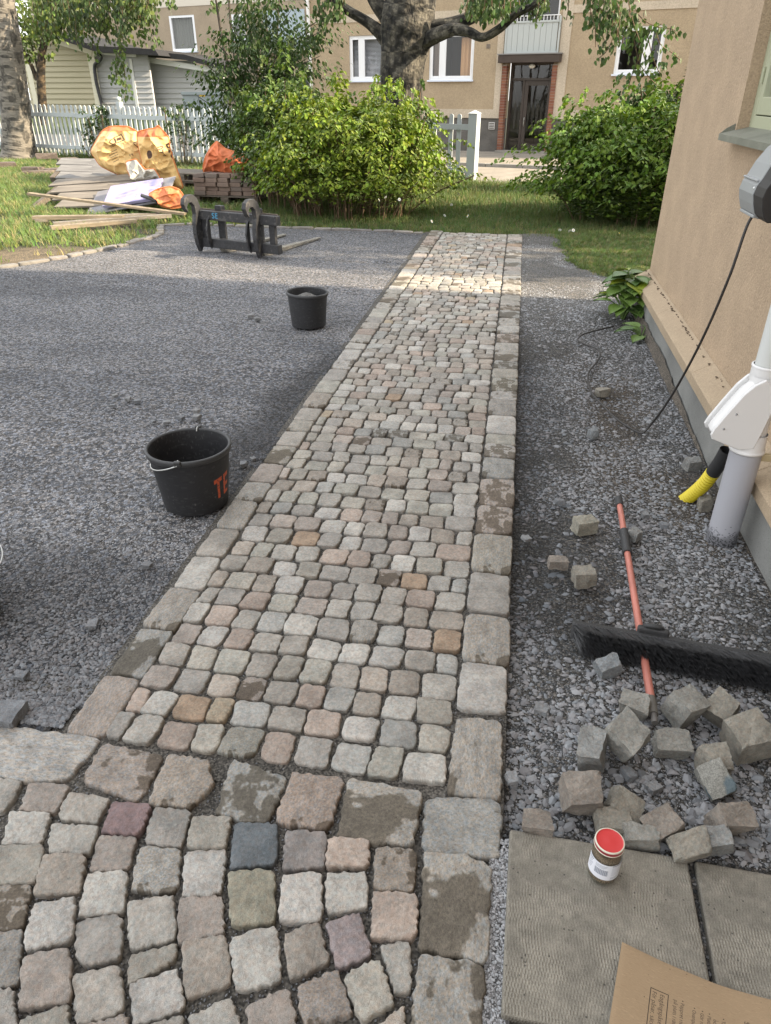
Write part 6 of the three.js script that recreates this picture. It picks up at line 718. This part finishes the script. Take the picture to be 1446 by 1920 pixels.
// hosta at the house corner: every large leaf a part
{
  const q = rng(131), c = G(1178, 612, 0), t = thing('hosta', 'hosta with broad green leaves at the far corner of the house', 'plant', [c.x, 0, c.z]);
  const blade = (w) => { const nu = 8, nv = 4, pos = [], idx = []; for (let i = 0; i <= nu; i++) for (let j = 0; j <= nv; j++) { const u = i / nu, v = j / nv * 2 - 1, ww = w * Math.pow(Math.sin(Math.PI * Math.pow(u * 0.97 + 0.03, 0.75)), 0.9); pos.push(u, -0.35 * u * u + 0.10 * v * v + 0.02 * Math.cos(v * 9) - 0.02, v * ww); } for (let i = 0; i < nu; i++) for (let j = 0; j < nv; j++) { const a = i * (nv + 1) + j, b = a + nv + 1; idx.push(a, b, a + 1, b, b + 1, a + 1); } const g = new THREE.BufferGeometry(); g.setAttribute('position', new THREE.Float32BufferAttribute(pos, 3)); g.setIndex(idx); g.computeVertexNormals(); return g; };
  const gs = [blade(0.36), blade(0.42), blade(0.3)], ms = [[0.11, 0.19, 0.035], [0.13, 0.22, 0.035], [0.085, 0.16, 0.035], [0.24, 0.30, 0.02]].map(k => phys(rgb(...k), 0.5, { transmission: 0.25, thickness: 0 })), st = [];
  const one = (x, z, cx, cz, h, s, m) => { const o = mesh('leaf', gs[Math.floor(q() * 3)], ms[m ?? Math.floor(q() * 3)], t), a = Math.atan2(-(z - cz), x - cx); o.position.set(cx + (x - cx) * 0.4, h, cz + (z - cz) * 0.4); o.rotation.set(0, a + (q() - 0.5) * 0.5, 0.35 - q() * 0.4); o.scale.setScalar(s); st.push(tube([V(cx, -0.02, cz), V(cx + (x - cx) * 0.2, h * 0.7, cz + (z - cz) * 0.2), V(cx + (x - cx) * 0.4, h, cz + (z - cz) * 0.4)], 0.005, 6, 5)); };
  for (let i = 0; i < 96; i++) { const a = q() * 6.28, r = 0.06 + 0.36 * q(); one(-0.02 + Math.cos(a) * r * 0.72, -0.2 + Math.sin(a) * r * 1.2, -0.02, -0.2, 0.07 + 0.28 * (1 - r / 0.5) + 0.08 * q(), 0.12 + 0.075 * q(), q() < 0.08 ? 3 : undefined); }
  for (let i = 0; i < 9; i++) { const a = q() * 6.28, r = 0.07 + 0.14 * q(); one(0.05 + Math.cos(a) * r, 0.36 + Math.sin(a) * r, 0.05, 0.36, 0.04 + 0.05 * q(), 0.10 + 0.05 * q()); }
  mesh('stalks', st, mat(rgb(0.1, 0.16, 0.04), 0.7), t); t.children.at(-1).userData.kind = 'stuff';
}
// ---------------------------------------------------------------- building rubble by the fence
{
  const P = (x, y, z) => Z(x, y, z), Vy = (p, y) => p.clone().setY(y), q = rng(141);
  const oldW = mat(rgb(0.31, 0.28, 0.245), 0.9, { map: woodC, bumpMap: woodB, bumpScale: 0.003 }), greyW = mat(rgb(0.29, 0.29, 0.295), 0.9, { map: woodC, bumpMap: woodB, bumpScale: 0.003 }), newW = mat(rgb(0.38, 0.32, 0.235), 0.85, { map: woodC, bumpMap: woodB, bumpScale: 0.002 }), darkW = mat(rgb(0.20, 0.17, 0.14), 0.95, { map: woodC, bumpMap: woodB, bumpScale: 0.003 });
  // plank panels leaning on the heap
  const panel = (label, c, n, m, gap) => { const t = thing('plank_panel', label, 'wooden panel', c[2]), [A, B, D, E] = c.map(v => v.clone().sub(c[2])); for (let i = 0; i < n; i++) { const f0 = (i + gap) / n, f1 = (i + 1 - gap) / n; const a = A.clone().lerp(D, f0), b = B.clone().lerp(E, f0), d = A.clone().lerp(D, f1); mesh('plank', slab(a, b, d, 0.025 + 0.006 * q(), 1, 0.003), m, t); } for (const f of [0.08, 0.85]) { const a = A.clone().lerp(B, f), d = D.clone().lerp(E, f), w = B.clone().sub(A).normalize().multiplyScalar(0.09); mesh('batten', slab(a, a.clone().add(w), d, 0.09, 1, 0.003).translate(0, -0.03, -0.05), darkW, t); } return t; };
  panel('weathered grey plank panel lying at the back of the heap', [P(116, 297, -13.3), P(235, 300, -13.3), P(114, 335, -12.6), P(240, 336, -12.6)], 3, greyW, 0.03);
  panel('weathered plank panel sloping down in front of the orange yellow sack', [P(107, 337, -12.4), P(300, 322, -12.2), P(121, 390, -11.1), P(330, 385, -11.2)], 4, oldW, 0.06);
  // grey sheet and lilac insulation board
  const sh = thing('grey_board', 'large grey board lying under the lilac insulation board', 'board', P(184, 362, -11.3)); mesh('board', slab(P(184, 360, -11.55).sub(sh.position), P(330, 331, -11.6).sub(sh.position), P(204, 397, -10.95).sub(sh.position), 0.02, 1, 0.004), mat(rgb(0.30, 0.295, 0.325), 0.85, { map: concC }), sh);
  const li = thing('insulation_board', 'pale lilac foam insulation board on the rubble heap', 'insulation board', P(212, 350, -11.3)); mesh('foam_board', slab(P(209, 351, -11.40).sub(li.position), P(306, 336, -11.45).sub(li.position), P(222, 384, -10.95).sub(li.position), 0.045, 1, 0.004), mat(rgb(0.37, 0.335, 0.53), 0.8, { bumpMap: grit, bumpScale: 0.001, map: tex(128, 128, (u, v, i, j) => { const k = 0.97 - (h2(i >> 1, j >> 1, 3) < 0.01 ? 0.25 : 0) + 0.04 * (fbm(u * 5, v * 5, 3, 5) - 0.5); return [k, k, k]; }) }), li);
  const tb = thing('pipe_offcut', 'short dark pipe lying on the lilac board', 'pipe', P(266, 369, -10.95)); mesh('pipe', tube([V(0, 0.02, 0), P(295, 379, -10.9).sub(tb.position).add(V(0, 0.02, 0))], 0.028, 4, 12), mat(rgb(0.06, 0.06, 0.065), 0.6), tb);
  // long boards
  const board = (label, a, b, w, h, m) => { const t = thing('board', label, 'board', a); mesh('timber', bar(V(0, 0, 0), b.clone().sub(a), w, h), m, t); return t; };
  board('long pale board sticking out to the left across the heap', P(54, 363, -10.5), P(348, 401, -10.6), 0.11, 0.03, newW);
  { const nms = ['uppermost board of the low timber stack on the grass', 'second board of the low timber stack, level with the first', 'front board of the low timber stack on the grass', 'lowest board of the low timber stack, sticking out to the right']; [[63, 404, 232, 402, 0.08], [66, 409, 300, 398, 0.08], [95, 423, 255, 410, 0.08], [100, 416, 320, 400, 0.08]].forEach(([x0, y0, x1, y1, w], i) => { const a = G(x0, y0 + 4, 0.05 + 0.03 * (i === 0)), b = G(x1, y1 + 4, 0.05 + 0.03 * (i === 0)); board(nms[i], a, b, 0.13, 0.045, [newW, oldW, newW, oldW][i]); }); }
  // sacks: puffed cloth with folds
  const sack = (name, label, outline, z0, lean, thick, m, seed, m2) => {
    const px = outline.map(([x, y]) => P(x, y, z0)); let cx = 0, cy = 0; for (const p of px) { cx += p.x / px.length; cy += p.y / px.length; }
    const t = thing(name, label, 'sack', [cx, 0, z0]), rings = 30, n = 110, cv = new THREE.CatmullRomCurve3(px.map(p => V(p.x - cx, p.y - cy, 0)), true, 'catmullrom', 0.25), rim = cv.getSpacedPoints(n).slice(0, n), xs = rim.map(p => p.x), ys = rim.map(p => p.y), x0 = Math.min(...xs), x1 = Math.max(...xs), y0 = Math.min(...ys), y1 = Math.max(...ys);
    const side = (s, mm, nm) => { const pos = [], uv = [], idx = []; for (let r = 0; r <= rings; r++) for (let k = 0; k < n; k++) { const f = r / rings, p = rim[k], x = p.x * f, y = p.y * f, a = k / n * 6.283; const rdg = (fx, fy, sd) => { const m = 1 - Math.abs(2 * vn(fx, fy, sd) - 1); return m * m * m; }; const crease = 0.10 * rdg(x * 2.6 + y * 2.2 + 20, y * 1.3 - x * 2.0 + 20, seed) + 0.07 * rdg(x * 5.2 - y * 3.1 + 40, y * 4.2 + x * 2.6 + 20, seed + 7) + 0.035 * rdg(x * 9 + y * 6 + 60, y * 11 - x * 3 + 30, seed + 4) + 0.03 * fbm(x * 16 + 9, y * 16 + 9, seed + 2); const zz = s * (0.6 * thick * Math.pow(1 - Math.pow(f, 2.2), 0.9) + (crease - 0.05) * (1 - Math.pow(f, 8))); pos.push(x, y + cy, zz - lean * (y + cy)); uv.push((x - x0) / (x1 - x0), (y - y0) / (y1 - y0)); } for (let r = 0; r < rings; r++) for (let k = 0; k < n; k++) { const a = r * n + k, b = r * n + (k + 1) % n; s > 0 ? idx.push(a, a + n, b, b, a + n, b + n) : idx.push(a, b, a + n, b, b + n, a + n); } const g = new THREE.BufferGeometry(); g.setAttribute('position', new THREE.Float32BufferAttribute(pos, 3)); g.setAttribute('uv', new THREE.Float32BufferAttribute(uv, 2)); g.setIndex(idx); g.computeVertexNormals(); mesh(nm, g, mm, t); };
    side(1, m, 'front_cloth'); side(-1, m2 ?? m, 'back_cloth'); const seam = new THREE.TubeGeometry(new THREE.CatmullRomCurve3(rim.map(p => V(p.x, p.y + cy, -lean * (p.y + cy))), true), 90, 0.012, 6, true); mesh('seam', seam, orangeM, t); return t;
  };
  const orangeM = phys(rgb(0.62, 0.20, 0.05), 0.6, { transmission: 0.15, thickness: 0 }), orange2 = mat(rgb(0.56, 0.15, 0.055), 0.75, { bumpMap: woodB, bumpScale: 0.002 });
  const weave = (c, w, h, q2) => { for (let i = 0; i < 3000; i++) { c.fillStyle = q2() < 0.5 ? 'rgba(255,235,170,0.10)' : 'rgba(150,90,20,0.10)'; c.fillRect(q2() * w, q2() * h, 1 + q2() * 14, 1 + q2() * 2); } };
  const printA = canvas(512, 512, (c, w, h) => { c.fillStyle = '#e3c283'; c.fillRect(0, 0, w, h); weave(c, w, h, rng(5)); c.fillStyle = '#cf7a48'; c.fillRect(0, 0, w, 46); c.save(); c.translate(270, 130); c.rotate(-0.5); c.strokeStyle = '#4a3426'; c.fillStyle = '#4a3426'; c.lineWidth = 7; c.strokeRect(0, -30, 62, 56); c.beginPath(); c.arc(-14, 0, 22, 0, 7); c.stroke(); c.fillRect(14, -14, 30, 26); c.strokeRect(120, 90, 62, 60); c.fillRect(136, 106, 28, 30); c.lineWidth = 3; c.font = 'bold 30px sans-serif'; c.fillText('1000', -70, 40); c.fillText('FT', 30, 190); c.font = '20px sans-serif'; c.fillText('......', 90, 60); c.fillText('.......', 100, 200); for (let i = 0; i < 5; i++) c.fillRect(-130, 70 + i * 22, 90 - i * 9, 4); c.restore(); });
  const printB = canvas(512, 512, (c, w, h) => { c.fillStyle = '#e2bd7a'; c.fillRect(0, 0, w, h); weave(c, w, h, rng(6)); c.fillStyle = '#cf7746'; c.fillRect(0, 0, w, 90); c.save(); c.translate(300, 170); c.rotate(1.15); c.fillStyle = '#4a3020'; c.font = 'bold 84px sans-serif'; c.fillText('BIG', 0, -70); c.font = 'bold 60px sans-serif'; c.fillText('077', 0, 0); c.restore(); c.fillStyle = '#4a3020'; c.beginPath(); c.arc(180, 230, 34, 0, 7); c.fill(); });
  const sm = (t2) => phys(rgb(1, 1, 1), 0.7, { map: t2, transmission: 0.22, thickness: 0 });
  sack('sack', 'yellow orange building sack with dark printed symbols leaning on the heap', [[166, 283], [184, 247], [200, 238], [232, 238], [250, 247], [262, 266], [272, 288], [276, 308], [268, 330], [250, 338], [215, 326], [186, 312], [176, 300]], -12.3, 0.12, 0.26, sm(printA), 3, orangeM);
  sack('sack', 'yellow orange building sack with large dark letters right of the printed one', [[252, 249], [270, 243], [285, 241], [291, 236], [311, 258], [315, 278], [324, 305], [342, 352], [318, 348], [290, 338], [272, 335], [262, 300], [254, 270]], -12.15, 0.10, 0.22, sm(printB), 8, orangeM);
  sack('sack', 'plain orange sack slumped on top of the paver stack', [[381, 322], [384, 295], [395, 275], [406, 265], [412, 275], [430, 282], [455, 290], [480, 305], [478, 325], [430, 331]], -12.6, 0.05, 0.28, orange2, 12);
  sack('crumpled_sack', 'small crumpled orange sack lying on the lilac board', [[274, 366], [290, 356], [312, 352], [330, 358], [342, 372], [342, 388], [322, 392], [300, 387], [290, 376]], -10.85, 0.35, 0.09, mat(rgb(0.60, 0.19, 0.07), 0.6), 15);
  sack('plastic_wrap', 'clear crumpled plastic wrapping at the foot of the yellow sacks', [[232, 305], [250, 300], [268, 318], [285, 318], [298, 338], [270, 344], [245, 336], [236, 322]], -11.95, 0.15, 0.08, phys(rgb(0.66, 0.64, 0.58), 0.3, { transmission: 0.45, thickness: 0 }), 19);
  // pallets
  const pallet = (label, x, z, ang, y = 0, w = 1.2, d = 0.8, m = darkW) => { const t = thing('pallet', label, 'pallet', [x, y, z], ang); for (let i = 0; i < 6; i++) mesh('deck_board', box(w, 0.022, 0.1, 0, 0.133, -d / 2 + 0.05 + i * (d - 0.1) / 5, 0.003), m, t); for (const sx of [-1, 0, 1]) for (const sz of [-1, 0, 1]) mesh('block', box(0.14, 0.078, 0.1, sx * (w / 2 - 0.07), 0.06, sz * (d / 2 - 0.05), 0.004), m, t); for (const sz of [-1, 0, 1]) mesh('bottom_board', box(w, 0.022, 0.1, 0, 0.011, sz * (d / 2 - 0.05), 0.003), m, t); for (const sx of [-1, 0, 1]) mesh('stringer_board', box(0.14, 0.021, d, sx * (w / 2 - 0.07), 0.11, 0, 0.003), m, t); return t; };
  const c1 = G(421, 384, 0); pallet('pallet under the stack of pavers', c1.x + 0.05, c1.z - 0.4, -0.1, -0.01);
  const c2 = G(365, 352, 0); pallet('upper of two stacked pallets behind the heap', c2.x, c2.z, -0.2, 0.15, 1.2, 0.8, oldW); pallet('lower of two stacked pallets behind the heap', c2.x, c2.z, -0.2, 0, 1.2, 0.8, darkW);
  // pavers: each stone of the stack a thing of its own
  const pv = [[0.26, 0.185, 0.15], [0.30, 0.22, 0.18], [0.24, 0.19, 0.165]].map(c => mat(rgb(...c), 0.9, { map: concC, bumpMap: grit, bumpScale: 0.002 }));
  const rows = [5, 5, 5, 5, 4]; rows.forEach((n, r) => { for (let i = 0; i < n; i++) for (let k = 0; k < 1; k++) { const g = box(0.205, 0.064, 0.3, 0, 0, 0, 0.008), o = mesh('paver', g, pv[Math.floor(q() * 3)]); o.position.set(c1.x - 0.42 + i * 0.215 + (q() - 0.5) * 0.03 + (r === 4 ? 0.02 : 0), 0.134 + 0.033 + r * 0.066, c1.z - 0.2 + (q() - 0.5) * 0.05); o.rotation.y = -0.1 + (q() - 0.5) * 0.12; if (r === 4 && i === 0) o.rotation.z = 0.12; tag(o, 'reddish brown concrete paver in the ' + ['lowest', 'second lowest', 'middle', 'second highest', 'topmost'][r] + ' layer of the stack on the pallet', 'paver', 'pavers of the ' + ['lowest', 'second lowest', 'middle', 'second highest', 'topmost'][r] + ' layer'); } });
  // flat stones by the birch and planters
  [[62, 316, 0.5, 'flat brown stone lying left of the stone heap by the birch'], [92, 304, 0.55, 'topmost flat stone of the heap by the birch'], [105, 318, 0.5, 'right lower flat stone of the heap by the birch'], [75, 323, 0.6, 'lowest flat stone of the heap by the birch'], [12, 306, 0.5, 'flat stone at the left edge by the foot of the birch'], [128, 297, 0.5, 'dark flat stone behind the grey plank panel']].forEach(([x, y, w, l], i) => { const p = G(x, y + 8, 0), o = mesh('flat_stone', blockGeo(w, 0.13, w * 0.6, 60 + i), mat(rgb(0.20, 0.155, 0.125), 0.95, { map: granA })); o.position.set(p.x, i === 1 ? 0.24 : 0.06, p.z); o.rotation.y = q(); tag(o, l, 'stone'); });
}
renderer.render(scene, camera);
